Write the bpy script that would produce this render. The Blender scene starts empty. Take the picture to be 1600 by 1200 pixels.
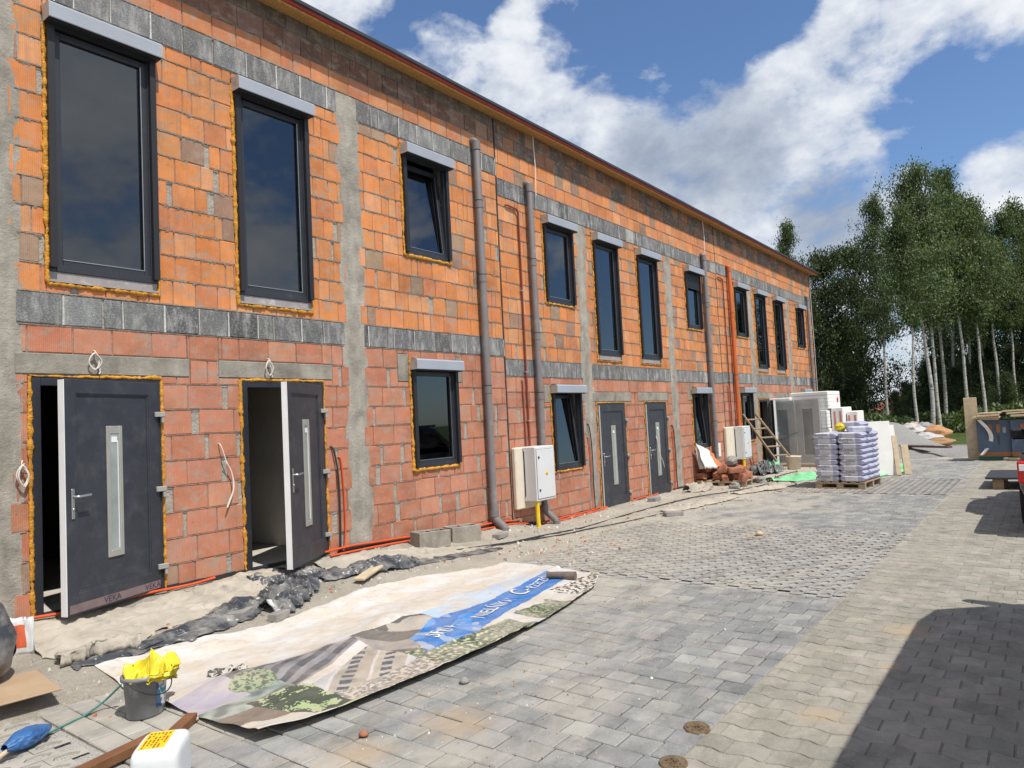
import bpy, math, random
from mathutils import Vector, Matrix, noise as mn
import numpy as np
random.seed(7)
sc = bpy.context.scene
COL = sc.collection
R = random.uniform
rad = math.radians
# ------------------------------------------------------------------ helpers
class MB:
    """collects faces; built into ONE mesh object"""
    def __init__(s): s.v=[]; s.f=[]; s.c=[]; s.m=[]; s.cur=(1,1,1); s.mi=0; s.sm=False; s.smf=[]
    def add(s, vs, fs, col=None):
        b=len(s.v); s.v.extend([tuple(p) for p in vs])
        for f in fs:
            s.f.append([b+i for i in f]); s.c.append(col or s.cur); s.m.append(s.mi); s.smf.append(s.sm)
    def quad(s,a,b,c,d,col=None): s.add([a,b,c,d],[(0,1,2,3)],col)
    def box(s,x0,x1,y0,y1,z0,z1,col=None,skip=()):
        vs=[(x0,y0,z0),(x1,y0,z0),(x1,y1,z0),(x0,y1,z0),(x0,y0,z1),(x1,y0,z1),(x1,y1,z1),(x0,y1,z1)]
        F={'b':(0,3,2,1),'t':(4,5,6,7),'f':(0,1,5,4),'r':(1,2,6,5),'k':(2,3,7,6),'l':(3,0,4,7)}
        s.add(vs,[F[k] for k in F if k not in skip],col)
    def obox(s,mat,hx,hy,hz,col=None,ch=0.0):
        """oriented box (half sizes) optionally chamfered"""
        if ch<=0:
            vs=[mat@Vector((x*hx,y*hy,z*hz)) for z in (-1,1) for (x,y) in ((-1,-1),(1,-1),(1,1),(-1,1))]
            s.add(vs,[(0,3,2,1),(4,5,6,7),(0,1,5,4),(1,2,6,5),(2,3,7,6),(3,0,4,7)],col); return
        c=ch; vs=[];id={}
        for sx in(-1,1):
            for sy in(-1,1):
                for sz in(-1,1):
                    for k in range(3):
                        p=[sx*hx,sy*hy,sz*hz]
                        for j in range(3):
                            if j!=k: p[j]-=(sx,sy,sz)[j]*c
                        id[(sx,sy,sz,k)]=len(vs); vs.append(mat@Vector(p))
        fs=[]
        for k in range(3):
            o=[j for j in range(3) if j!=k]
            for sg in(-1,1):
                q=[]
                for a,b in((-1,-1),(1,-1),(1,1),(-1,1)):
                    t=[0,0,0];t[k]=sg;t[o[0]]=a;t[o[1]]=b;q.append(id[(*t,k)])
                if (sg<0)!=(k==1): q=q[::-1]
                fs.append(q)
        for k in range(3):
            a,b=[j for j in range(3) if j!=k]
            for sa in(-1,1):
                for sb in(-1,1):
                    def g(sk,kk):
                        t=[0,0,0];t[k]=sk;t[a]=sa;t[b]=sb;return id[(*t,kk)]
                    q=[g(-1,a),g(1,a),g(1,b),g(-1,b)]
                    fs.append(q)
        for sx in(-1,1):
            for sy in(-1,1):
                for sz in(-1,1): fs.append([id[(sx,sy,sz,k)] for k in range(3)])
        s.add(vs,fs,col)
    def tube(s,pts,r,n=10,col=None,cap=True,rs=None):
        pts=[Vector(p) for p in pts]; N=len(pts); sm=s.sm; s.sm=True
        t0=(pts[1]-pts[0]).normalized(); up=Vector((0,0,1)) if abs(t0.z)<.9 else Vector((1,0,0))
        a=t0.cross(up).normalized(); vs=[]
        for i,p in enumerate(pts):
            t=(pts[min(i+1,N-1)]-pts[max(i-1,0)]).normalized()
            a=(a-t*a.dot(t)).normalized(); b=t.cross(a); rr=rs[i] if rs else r
            for k in range(n):
                q=2*math.pi*k/n; vs.append(p+(a*math.cos(q)+b*math.sin(q))*rr)
        fs=[(i*n+k,i*n+(k+1)%n,(i+1)*n+(k+1)%n,(i+1)*n+k) for i in range(N-1) for k in range(n)]
        s.add(vs,fs,col)
        if cap:
            s.sm=False; s.add(vs[:n],[tuple(range(n))[::-1]],col); s.add(vs[-n:],[tuple(range(n))],col)
        s.sm=sm
    def lathe(s,prof,mat=Matrix(),n=24,col=None,sx=1,sy=1):
        sm=s.sm; s.sm=True; vs=[]
        for r_,z in prof:
            for k in range(n):
                q=2*math.pi*k/n; vs.append(mat@Vector((r_*math.cos(q)*sx,r_*math.sin(q)*sy,z)))
        fs=[(i*n+k,i*n+(k+1)%n,(i+1)*n+(k+1)%n,(i+1)*n+k) for i in range(len(prof)-1) for k in range(n)]
        s.add(vs,fs,col); s.sm=sm
    def grid(s,nu,nv,fn,colfn=None,smooth=True):
        sm=s.sm; s.sm=smooth
        b=len(s.v); s.v.extend([tuple(fn(i/nu,j/nv)) for j in range(nv+1) for i in range(nu+1)])
        for j in range(nv):
            for i in range(nu):
                s.f.append([b+j*(nu+1)+i,b+j*(nu+1)+i+1,b+(j+1)*(nu+1)+i+1,b+(j+1)*(nu+1)+i])
                s.c.append(colfn((i+.5)/nu,(j+.5)/nv) if colfn else s.cur); s.m.append(s.mi); s.smf.append(smooth)
        s.sm=sm
    def build(s,name,mats,parent=None,loc=None,bevel=0,solid=0,sub=0):
        me=bpy.data.meshes.new(name); me.from_pydata(s.v,[],s.f)
        if not isinstance(mats,(list,tuple)): mats=[mats]
        for m in mats: me.materials.append(m)
        ca=me.color_attributes.new('Col','FLOAT_COLOR','CORNER')
        arr=np.ones((len(me.loops),4),dtype=np.float32); k=0
        cs=np.array([list(c)[:3] for c in s.c],dtype=np.float32) if s.c else np.zeros((0,3))
        ln=np.array([len(f) for f in s.f]); arr[:,:3]=np.repeat(cs,ln,axis=0)
        ca.data.foreach_set('color',arr.ravel())
        me.polygons.foreach_set('material_index',s.m); me.polygons.foreach_set('use_smooth',s.smf)
        me.update()
        o=bpy.data.objects.new(name,me); COL.objects.link(o)
        if parent: o.parent=parent
        if loc: o.location=loc
        if bevel:
            md=o.modifiers.new('b','BEVEL'); md.width=bevel; md.segments=2; md.limit_method='ANGLE'; md.angle_limit=rad(40)
        if sub:
            md=o.modifiers.new('u','SUBSURF'); md.levels=sub; md.render_levels=sub
        if solid:
            md=o.modifiers.new('s','SOLIDIFY'); md.thickness=solid; md.offset=0
        return o
def tag(o,label=None,cat=None,group=None,kind=None):
    if label: o['label']=label
    if cat: o['category']=cat
    if group: o['group']=group
    if kind: o['kind']=kind
    return o
def empty(name,loc,rz=0,label=None,cat=None,group=None):
    o=bpy.data.objects.new(name,None); COL.objects.link(o); o.location=loc; o.rotation_euler=(0,0,rz); o.empty_display_size=.2
    return tag(o,label,cat,group)
def dup(root,loc=None,rz=None,label=None,scale=None,name=None):
    r=root.copy(); COL.objects.link(r)
    if loc is not None: r.location=loc
    if rz is not None: r.rotation_euler=(0,0,rz)
    if scale: r.scale=scale
    if label: r['label']=label
    for ch in list(root.children):
        c=ch.copy(); COL.objects.link(c); c.parent=r
        for g in list(ch.children):
            d=g.copy(); COL.objects.link(d); d.parent=c
    return r
def T(x,y,z,rz=0,rx=0,ry=0):
    return Matrix.Translation((x,y,z))@Matrix.Rotation(rz,4,'Z')@Matrix.Rotation(ry,4,'Y')@Matrix.Rotation(rx,4,'X')
def nz(x,y,z=0,s=1.0): return mn.noise(Vector((x*s,y*s,z*s)))
def sm(a,b,x):
    t=min(1,max(0,(x-a)/(b-a)));return t*t*(3-2*t)
def jit(c,a=.08,b=.03):
    k=1+R(-a,a); return tuple(max(0,x*k+R(-b,b)*x) for x in c)
def mixc(a,b,t): return tuple(x*(1-t)+y*t for x,y in zip(a,b))
def text_mesh(txt,size=1.0):
    """letters as flat outlines (verts, faces), no ops"""
    cu=bpy.data.curves.new('lettering','FONT'); cu.body=txt; cu.size=size; cu.resolution_u=3
    ob=bpy.data.objects.new('lettering',cu); COL.objects.link(ob)
    dg=bpy.context.evaluated_depsgraph_get(); ev=ob.evaluated_get(dg); me=ev.to_mesh()
    vs=[tuple(v.co) for v in me.vertices]; fs=[tuple(p.vertices) for p in me.polygons]
    ev.to_mesh_clear(); bpy.data.objects.remove(ob); bpy.data.curves.remove(cu)
    return vs,fs
# ------------------------------------------------------------------ materials
def nodes(name):
    m=bpy.data.materials.new(name); m.use_nodes=True; nt=m.node_tree; nt.nodes.clear()
    out=nt.nodes.new('ShaderNodeOutputMaterial'); return m,nt,out
def N(nt,t,**k):
    n=nt.nodes.new(t)
    for a,b in k.items():
        if a.startswith('i_'):
            key=a[2:]; key=int(key) if key.isdigit() else key.replace('_',' ')
            n.inputs[key].default_value=b
        else: setattr(n,a,b)
    return n
def L(nt,a,b): nt.links.new(a,b)
def ramp(nt,fac,stops):
    r=nt.nodes.new('ShaderNodeValToRGB'); cr=r.color_ramp
    while len(cr.elements)>1: cr.elements.remove(cr.elements[0])
    cr.elements[0].position=stops[0][0]; c=stops[0][1]; cr.elements[0].color=(*c,1) if len(c)==3 else c
    for p,c in stops[1:]:
        e=cr.elements.new(p); e.color=(*c,1) if len(c)==3 else c
    L(nt,fac,r.inputs['Fac']); return r.outputs['Color']
def g1(v): return (v,v,v)
def mix(nt,fac,a,b,mode='MIX'):
    n=N(nt,'ShaderNodeMix',data_type='RGBA',blend_type=mode)
    for s,x in ((n.inputs['Factor'],fac),(n.inputs[6],a),(n.inputs[7],b)):
        if hasattr(x,'links'): L(nt,x,s)
        elif isinstance(x,(int,float)): s.default_value=x
        else: s.default_value=(*x,1)
    return n.outputs[2]
def math_(nt,op,a,b=0,c=None):
    n=N(nt,'ShaderNodeMath',operation=op)
    for i,x in enumerate((a,b,c)):
        if x is None: continue
        if hasattr(x,'links'): L(nt,x,n.inputs[i])
        else: n.inputs[i].default_value=x
    return n.outputs[0]
def noise_(nt,co,scale,detail=5,rough=.55,dist=0):
    n=N(nt,'ShaderNodeTexNoise'); n.inputs['Scale'].default_value=scale; n.inputs['Detail'].default_value=detail
    n.inputs['Roughness'].default_value=rough; n.inputs['Distortion'].default_value=dist
    L(nt,co,n.inputs['Vector']); return n.outputs['Fac']
def coord(nt,which='Object',scale=None):
    if which=='World':
        o=N(nt,'ShaderNodeNewGeometry').outputs['Position']
    else: o=N(nt,'ShaderNodeTexCoord').outputs[which]
    if scale:
        mp=N(nt,'ShaderNodeMapping'); mp.inputs['Scale'].default_value=scale; L(nt,o,mp.inputs['Vector']); o=mp.outputs[0]
    return o
def finish(nt,out,col,rough=.8,bumps=(),metal=0,spec=.4,**kw):
    b=N(nt,'ShaderNodeBsdfPrincipled')
    if hasattr(col,'links'): L(nt,col,b.inputs['Base Color'])
    else: b.inputs['Base Color'].default_value=(*col,1)
    if hasattr(rough,'links'): L(nt,rough,b.inputs['Roughness'])
    else: b.inputs['Roughness'].default_value=rough
    b.inputs['Metallic'].default_value=metal; b.inputs['Specular IOR Level'].default_value=spec
    for k,v in kw.items(): b.inputs[k.replace('_',' ')].default_value=v
    prev=None
    for h,st,ds in bumps:
        bp=N(nt,'ShaderNodeBump'); bp.inputs['Strength'].default_value=st; bp.inputs['Distance'].default_value=ds
        L(nt,h,bp.inputs['Height'])
        if prev: L(nt,prev,bp.inputs['Normal'])
        prev=bp.outputs['Normal']
    if prev: L(nt,prev,b.inputs['Normal'])
    L(nt,b.outputs[0],out.inputs['Surface']); return b
def simple(name,c=None,rough=.7,var=.25,scale=6,bump=.15,bscale=60,metal=0,spec=.4,dirt=None,dscale=3,dlo=.5,dhi=.7,co='Object',bd=.01,**kw):
    """c None -> colour attribute; slow noise varies the tone, optional dirt patches"""
    m,nt,out=nodes(name); cv=coord(nt,co)
    if c is None:
        a=N(nt,'ShaderNodeVertexColor',layer_name='Col'); base=a.outputs[0]
    else:
        rgb=N(nt,'ShaderNodeRGB'); rgb.outputs[0].default_value=(*c,1); base=rgb.outputs[0]
    f=noise_(nt,cv,scale,6,.6)
    base=mix(nt,1,base,ramp(nt,f,[(.25,g1(1-var)),(.75,g1(1+var*.6))]),'MULTIPLY')
    if dirt:
        d=ramp(nt,noise_(nt,cv,dscale,7,.65),[(dlo,g1(0)),(dhi,g1(1))]); base=mix(nt,d,base,dirt)
    bs=[(noise_(nt,cv,bscale,4,.6),bump,bd)] if bump else []
    finish(nt,out,base,rough,bs,metal,spec,**kw); return m
M={}
# clay blocks: combed vertical ribs, mortar smears, tone per block from the attribute
def mk_brick():
    m,nt,out=nodes('clay_block'); co=coord(nt,'World')
    a=N(nt,'ShaderNodeVertexColor',layer_name='Col').outputs[0]
    f=noise_(nt,co,3.5,6,.6)
    base=mix(nt,1,a,ramp(nt,f,[(.25,g1(.8)),(.75,g1(1.14))]),'MULTIPLY')
    st=noise_(nt,coord(nt,'World',(22,1,1.6)),1,4,.6)          # vertical streaks
    base=mix(nt,ramp(nt,st,[(.5,g1(0)),(.75,g1(.5))]),base,(.34,.20,.14))
    sme=noise_(nt,coord(nt,'World',(5,5,9)),1,7,.68)             # grey mortar smears
    base=mix(nt,ramp(nt,sme,[(.51,g1(0)),(.63,g1(.66))]),base,(.34,.30,.25))
    big=noise_(nt,coord(nt,'World',(1,1,1.3)),.9,7,.7,.4)
    base=mix(nt,1,base,ramp(nt,big,[(.33,(.74,.74,.76)),(.5,(1,1,1)),(.68,(1.06,1.08,1.10))]),'MULTIPLY')
    chip=noise_(nt,co,17,5,.75)
    base=mix(nt,ramp(nt,chip,[(.66,g1(0)),(.70,g1(.8))]),base,(.20,.10,.06))
    dust=noise_(nt,co,9,6,.7)
    base=mix(nt,ramp(nt,dust,[(.52,g1(.03)),(.78,g1(.42))]),base,(.62,.42,.30))
    ribs=N(nt,'ShaderNodeTexWave',wave_type='BANDS',bands_direction='X',wave_profile='SIN')
    ribs.inputs['Scale'].default_value=20; ribs.inputs['Distortion'].default_value=.25; L(nt,co,ribs.inputs['Vector'])
    base=mix(nt,1,base,ramp(nt,ribs.outputs['Fac'],[(0,g1(.90)),(.35,g1(1))]),'MULTIPLY')
    msk=noise_(nt,co,2.2,2)
    hgt=math_(nt,'MULTIPLY',ribs.outputs['Fac'],msk)
    finish(nt,out,base,.85,[(hgt,.5,.006),(math_(nt,'MULTIPLY',ramp(nt,chip,[(.62,g1(1)),(.70,g1(0))]),1.0),.5,.01),(noise_(nt,co,80,4,.7),.3,.006)],spec=.25)
    return m
M['brick']=mk_brick()
M['mortar']=simple('mortar',(.40,.37,.32),.95,.3,14,.8,45,spec=.1,co='World',bd=.02)
def mk_conc(name,c,dark,scale=4,bump=.7):
    m,nt,out=nodes(name); co=coord(nt,'World')
    f=noise_(nt,co,scale,8,.65,.3)
    base=ramp(nt,f,[(.3,dark),(.5,c),(.72,tuple(min(1,x*1.3) for x in c))])
    pits=N(nt,'ShaderNodeTexVoronoi'); pits.inputs['Scale'].default_value=70; L(nt,co,pits.inputs['Vector'])
    base=mix(nt,ramp(nt,pits.outputs['Distance'],[(.08,g1(.5)),(.2,g1(0))]),base,(.12,.11,.10))
    st=noise_(nt,coord(nt,'World',(3,3,.5)),1.5,5,.6)
    base=mix(nt,1,base,ramp(nt,st,[(.3,g1(.72)),(.6,g1(1.05))]),'MULTIPLY')
    finish(nt,out,base,.92,[(noise_(nt,co,30,7,.7),bump,.02)],spec=.2); return m
M['concrete']=mk_conc('rough_concrete',(.37,.34,.29),(.24,.22,.19))
M['lintel']=mk_conc('lintel_concrete',(.31,.285,.24),(.21,.19,.165),4,.45)
def mk_greyblock():
    m,nt,out=nodes('dark_block'); co=coord(nt,'World')
    a=N(nt,'ShaderNodeVertexColor',layer_name='Col').outputs[0]
    f=noise_(nt,co,90,3,.75)
    base=mix(nt,ramp(nt,f,[(.5,g1(0)),(.68,g1(.75))]),a,(.46,.46,.46))
    e=noise_(nt,coord(nt,'World',(9,9,3)),1,6,.7)
    base=mix(nt,ramp(nt,e,[(.48,g1(0)),(.70,g1(.75))]),base,(.55,.54,.52))
    dn=noise_(nt,co,2.0,5,.7)
    base=mix(nt,1,base,ramp(nt,dn,[(.3,g1(.7)),(.7,g1(1.15))]),'MULTIPLY')
    finish(nt,out,base,.95,[(f,.9,.012)],spec=.15); return m
M['greyblock']=mk_greyblock()
M['foam']=simple('orange_foam',(.70,.33,.045),.85,.5,30,.9,60,spec=.3,bd=.02)
M['anth']=simple('anthracite_profile',(.028,.031,.040),.42,.2,5,.03,200,spec=.5,dirt=(.12,.12,.12),dscale=5,dlo=.62,dhi=.9)
M['anthdoor']=simple('anthracite_door_skin',(.038,.041,.052),.45,.25,4,.02,200,spec=.5,dirt=(.10,.10,.10),dscale=6,dlo=.5,dhi=1.0)
M['rail']=simple('black_profile',(.02,.021,.025),.5,.1,5,0)
M['shutter']=simple('grey_shutter_box',(.34,.37,.42),.45,.1,4,.03,120,spec=.5)
M['capbrown']=simple('box_end_cap',(.45,.40,.36),.6,.3,12,.1)
M['sill']=simple('sill_profile',(.33,.30,.29),.6,.2,8,.05,dirt=(.6,.58,.55),dscale=6,dlo=.55,dhi=.75)
M['white']=simple('white_plastic',(.8,.8,.8),.5,.08,5,0)
M['steel']=simple('brushed_steel',(.50,.50,.49),.32,.12,6,.02,metal=.85)
M['steelstrip']=simple('brushed_steel_surround',(.42,.41,.37),.45,.12,6,.02,metal=.35)
M['pipe']=simple('grey_drain_pipe',(.20,.185,.185),.5,.18,3,.04,60,spec=.45,dirt=(.36,.33,.31),dscale=4,dlo=.55,dhi=.85)
M['orangepipe']=simple('orange_drain_pipe',(.56,.13,.035),.5,.2,3,.03,spec=.4)
M['thinpipe']=simple('red_brown_conduit',(.27,.06,.035),.5,.25,8,.05)
M['ring']=simple('rubber_ring',(.03,.03,.03),.6,.1,5,0)
M['cabinet']=simple('cabinet_paint',(.66,.67,.68),.42,.06,3,.02,spec=.5,dirt=(.5,.48,.44),dscale=5,dlo=.66,dhi=.9)
M['cream']=simple('cream_panel',(.72,.64,.52),.7,.12,5,.08)
M['yellow']=simple('yellow_pipe_paint',(.80,.58,.02),.45,.12,6,.03)
M['osb']=simple('strand_board',(.52,.30,.10),.8,.45,30,.3,40,spec=.2,co='World')
M['redtrim']=simple('red_trim',(.30,.035,.02),.6,.25,5,.1,co='World')
M['roofdark']=simple('dark_roof_sheet',(.045,.047,.055),.5,.2,3,.05,co='World')
M['plaster']=simple('inside_plaster',(.70,.66,.58),.95,.15,3,.1,co='World')
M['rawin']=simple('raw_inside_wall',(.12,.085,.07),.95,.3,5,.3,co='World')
M['slab']=simple('dusty_floor_slab',(.55,.51,.45),.95,.2,4,.3,co='World')
def mk_glass(name,tint=(.12,.15,.165),F=2.0):
    m,nt,out=nodes(name)
    fr=N(nt,'ShaderNodeFresnel'); fr.inputs['IOR'].default_value=F
    tr=N(nt,'ShaderNodeBsdfTransparent'); tr.inputs[0].default_value=(*tint,1)
    gl=N(nt,'ShaderNodeBsdfGlossy'); gl.inputs['Roughness'].default_value=.02; gl.inputs['Color'].default_value=(.88,.94,1,1)
    co=coord(nt,'World'); bp=N(nt,'ShaderNodeBump'); bp.inputs['Strength'].default_value=.03; bp.inputs['Distance'].default_value=.05
    L(nt,noise_(nt,co,1.2,1),bp.inputs['Height']); L(nt,bp.outputs[0],gl.inputs['Normal'])
    mx=N(nt,'ShaderNodeMixShader'); L(nt,fr.outputs[0],mx.inputs[0]); L(nt,tr.outputs[0],mx.inputs[1]); L(nt,gl.outputs[0],mx.inputs[2])
    L(nt,mx.outputs[0],out.inputs['Surface']); return m
M['glass']=mk_glass('window_glass')
M['frost']=simple('frosted_strip_glass',(.30,.34,.32),.25,.25,4,.02,spec=.6)
def mk_paver(name,dusty=.5):
    m,nt,out=nodes(name); co=coord(nt,'World')
    a=N(nt,'ShaderNodeVertexColor',layer_name='Col').outputs[0]
    f=noise_(nt,co,6,7,.65)
    base=mix(nt,1,a,ramp(nt,f,[(.28,g1(.78)),(.72,g1(1.14))]),'MULTIPLY')
    fine=noise_(nt,co,140,3,.7)
    base=mix(nt,1,base,ramp(nt,fine,[(.3,g1(.82)),(.7,g1(1.14))]),'MULTIPLY')
    sx=N(nt,'ShaderNodeSeparateXYZ'); L(nt,co,sx.inputs[0])
    # tracked sand: thicker towards the building (ground dirt with a shape of its own)
    near=N(nt,'ShaderNodeMapRange'); near.inputs[1].default_value=-5.4; near.inputs[2].default_value=-2.2; near.inputs[3].default_value=-.10; near.inputs[4].default_value=.14
    L(nt,sx.outputs[1],near.inputs[0])
    d=math_(nt,'ADD',noise_(nt,coord(nt,'World',(.8,1.3,1)),1.1,8,.66,.4),near.outputs[0])
    base=mix(nt,ramp(nt,d,[(.47,g1(0)),(.66,g1(dusty))]),base,(.42,.385,.325))
    st=noise_(nt,co,2.6,7,.7)
    base=mix(nt,ramp(nt,st,[(.56,g1(0)),(.72,g1(.5))]),base,(.50,.46,.40))
    dk=noise_(nt,coord(nt,'World',(1,1.6,1)),1.7,8,.72,.3)
    base=mix(nt,1,base,ramp(nt,dk,[(.32,g1(.72)),(.5,g1(1)),(.7,g1(1.1))]),'MULTIPLY')
    sp=noise_(nt,co,45,4,.75)
    base=mix(nt,ramp(nt,sp,[(.60,g1(0)),(.70,g1(.45))]),base,(.55,.50,.43))
    # rusty-sand patches at fixed spots
    for (px,py,r_) in ((3.17,-3.95,.30),(6.2,-5.88,.26),(9.95,-3.45,.25),(2.6,-3.75,.25),(5.3,-5.9,.10),(4.3,-5.7,.16)):
        v=N(nt,'ShaderNodeVectorMath',operation='DISTANCE'); L(nt,co,v.inputs[0]); v.inputs[1].default_value=(px,py,0)
        q=math_(nt,'ADD',math_(nt,'DIVIDE',v.outputs['Value'],r_),math_(nt,'MULTIPLY',math_(nt,'SUBTRACT',noise_(nt,co,9,6,.7),.5),1.6))
        base=mix(nt,ramp(nt,q,[(.2,g1(.62)),(1.1,g1(0))]),base,(.44,.33,.21))
    finish(nt,out,base,.9,[(fine,.35,.004),(f,.25,.01)],spec=.25); return m
M['paver']=mk_paver('concrete_paver',.75)
M['driveblock']=mk_paver('interlocking_block',.8)
M['sand']=None
def mk_sand():
    m,nt,out=nodes('builders_sand'); co=coord(nt,'World')
    f=noise_(nt,co,1.6,8,.65); g=noise_(nt,co,26,6,.7)
    base=ramp(nt,f,[(.25,(.40,.365,.30)),(.5,(.56,.51,.425)),(.75,(.65,.60,.515))])
    base=mix(nt,ramp(nt,g,[(.3,g1(.35)),(.5,g1(0))]),base,(.30,.26,.21))
    base=mix(nt,ramp(nt,noise_(nt,co,5,7,.7),[(.6,g1(0)),(.72,g1(.5))]),base,(.36,.32,.27))
    grn=noise_(nt,co,190,3,.8)
    base=mix(nt,1,base,ramp(nt,grn,[(.3,g1(.72)),(.7,g1(1.2))]),'MULTIPLY')
    finish(nt,out,base,.97,[(g,.9,.04),(grn,.9,.012)],spec=.15); return m
M['sand']=mk_sand()
M['gravel']=simple('white_gravel',(.64,.62,.57),.95,.6,120,1.0,90,spec=.2,co='World',bd=.03)
M['gravelheap']=simple('grey_gravel',(.42,.41,.39),.95,.5,40,1.0,50,spec=.2,co='World',bd=.06)
def mk_ground():
    m,nt,out=nodes('yard_and_meadow'); co=coord(nt,'World')
    sx=N(nt,'ShaderNodeSeparateXYZ'); L(nt,co,sx.inputs[0])
    f=noise_(nt,co,.5,8,.65); fine=noise_(nt,co,30,5,.7)
    grav=ramp(nt,f,[(.3,(.26,.25,.23)),(.6,(.36,.34,.31))])
    grav=mix(nt,1,grav,ramp(nt,fine,[(.3,g1(.75)),(.7,g1(1.15))]),'MULTIPLY')
    gr=ramp(nt,noise_(nt,co,.35,6,.7),[(.3,(.035,.055,.015)),(.55,(.07,.10,.025)),(.75,(.13,.13,.05))])
    gr=mix(nt,1,gr,ramp(nt,noise_(nt,co,9,5,.7),[(.3,g1(.6)),(.7,g1(1.3))]),'MULTIPLY')
    d=math_(nt,'ADD',sx.outputs[0],math_(nt,'MULTIPLY',f,6))
    mr=N(nt,'ShaderNodeMapRange'); mr.inputs[1].default_value=35.5; mr.inputs[2].default_value=37; L(nt,d,mr.inputs[0])
    finish(nt,out,mix(nt,mr.outputs[0],grav,gr),.95,[(fine,.6,.04)],spec=.15); return m
M['ground']=mk_ground()
M['attr']=simple('printed_or_painted',None,.65,.12,8,.05)
M['attrrough']=simple('rough_painted',None,.9,.25,10,.3,50)
def mk_banner():
    m,nt,out=nodes('vinyl_banner'); co=coord(nt,'World')
    a=N(nt,'ShaderNodeVertexColor',layer_name='Col').outputs[0]
    f=noise_(nt,coord(nt,'World',(1.2,2.2,1)),2.2,8,.68,.5)
    lum=N(nt,'ShaderNodeRGBToBW'); L(nt,a,lum.inputs[0]); lm=ramp(nt,lum.outputs[0],[(.10,g1(.15)),(.5,g1(1))])
    base=mix(nt,math_(nt,'MULTIPLY',ramp(nt,f,[(.40,g1(0)),(.60,g1(.75))]),lm),a,(.56,.47,.36))
    s=noise_(nt,coord(nt,'World',(3,7,1)),3,8,.72,.6)
    base=mix(nt,math_(nt,'MULTIPLY',ramp(nt,s,[(.54,g1(0)),(.68,g1(.6))]),lm),base,(.38,.32,.25))
    finish(nt,out,base,.6,[(f,.3,.03),(noise_(nt,co,22,4),.15,.01)],spec=.4); return m
M['banner']=mk_banner()
M['blacksheet']=simple('black_plastic_sheeting',(.05,.056,.066),.33,.3,6,.2,14,spec=.5,dirt=(.34,.32,.29),dscale=5,dlo=.42,dhi=.75,co='World',bd=.02)
M['fleece']=simple('dusty_fleece',(.44,.395,.325),.95,.3,4,.5,16,spec=.15,dirt=(.28,.26,.24),dscale=5,dlo=.58,dhi=.72,co='World',bd=.03)
M['wood']=simple('weathered_wood',(.36,.27,.18),.85,.3,14,.2,40)
M['brownwood']=simple('brown_timber',(.19,.085,.038),.8,.3,9,.2,50)
M['palewood']=simple('pale_boards',(.58,.47,.32),.85,.25,8,.2,40)
M['card']=simple('cardboard',(.42,.30,.19),.9,.15,4,.1)
M['wire']=simple('white_cable',(.72,.66,.60),.5,.1,5,0)
M['blackwire']=simple('black_cable',(.03,.03,.032),.6,.2,5,0)
M['duct']=simple('orange_conduit',(.72,.10,.02),.5,.2,6,0)
M['rope']=simple('teal_rope',(.06,.22,.20),.8,.3,60,.5,80)
M['bucketgrey']=simple('grey_bucket_plastic',(.20,.205,.21),.5,.2,5,.1,dirt=(.5,.48,.46),dscale=7,dlo=.55,dhi=.75)
M['bagyellow']=simple('yellow_plastic_bag',(.75,.62,.03),.4,.25,7,.2,30,spec=.5,Transmission_Weight=.0)
M['jerry']=simple('milky_canister',(.72,.75,.76),.35,.08,3,.02,spec=.5,Subsurface_Weight=.2)
M['bluebag']=simple('blue_plastic',(.04,.14,.36),.35,.4,9,.2,30,spec=.5)
M['eps']=simple('white_insulation',(.80,.79,.76),.85,.08,4,.08,90)
M['bag']=simple('printed_paper_bag',None,.6,.12,6,.25,12,bd=.03)
M['greensheet']=simple('green_sheeting',(.22,.58,.30),.6,.2,4,.2,20)
M['wrapfilm']=mk_glass('wrapping_film',(.62,.66,.66),1.3)
M['rubble']=simple('broken_brick',(.42,.17,.10),.9,.35,7,.5,40,dirt=(.45,.40,.36),dscale=6,dlo=.55,dhi=.75)
M['stone']=simple('grey_stone',(.30,.28,.26),.9,.3,7,.4,40)
M['carpaint']=simple('dark_car_paint',(.05,.045,.042),.28,.1,2,0,spec=.6,Coat_Weight=.6)
M['carblack']=simple('car_black_trim',(.012,.012,.013),.6,.1,4,0)
M['tyre']=simple('tyre_rubber',(.018,.018,.018),.85,.2,10,.1)
M['taillight']=simple('red_lamp_glass',(.55,.02,.02),.15,.05,4,0,spec=.7)
M['vanwhite']=simple('white_van_paint',(.7,.7,.7),.3,.05,2,0,spec=.6)
M['carglass']=simple('dark_car_glass',(.015,.018,.02),.05,.05,2,0,spec=.8)
M['bark']=None
def mk_bark():
    m,nt,out=nodes('birch_bark'); co=coord(nt,'Object')
    f=noise_(nt,coord(nt,'Object',(2,2,7)),1.6,6,.7)
    base=ramp(nt,f,[(.36,(.05,.045,.04)),(.46,(.42,.40,.36)),(.7,(.62,.60,.55))])
    finish(nt,out,base,.8,[(f,.3,.02)],spec=.2); return m
M['bark']=mk_bark()
M['darkbark']=simple('dark_bark',(.06,.048,.038),.9,.4,9,.5,20)
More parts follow.
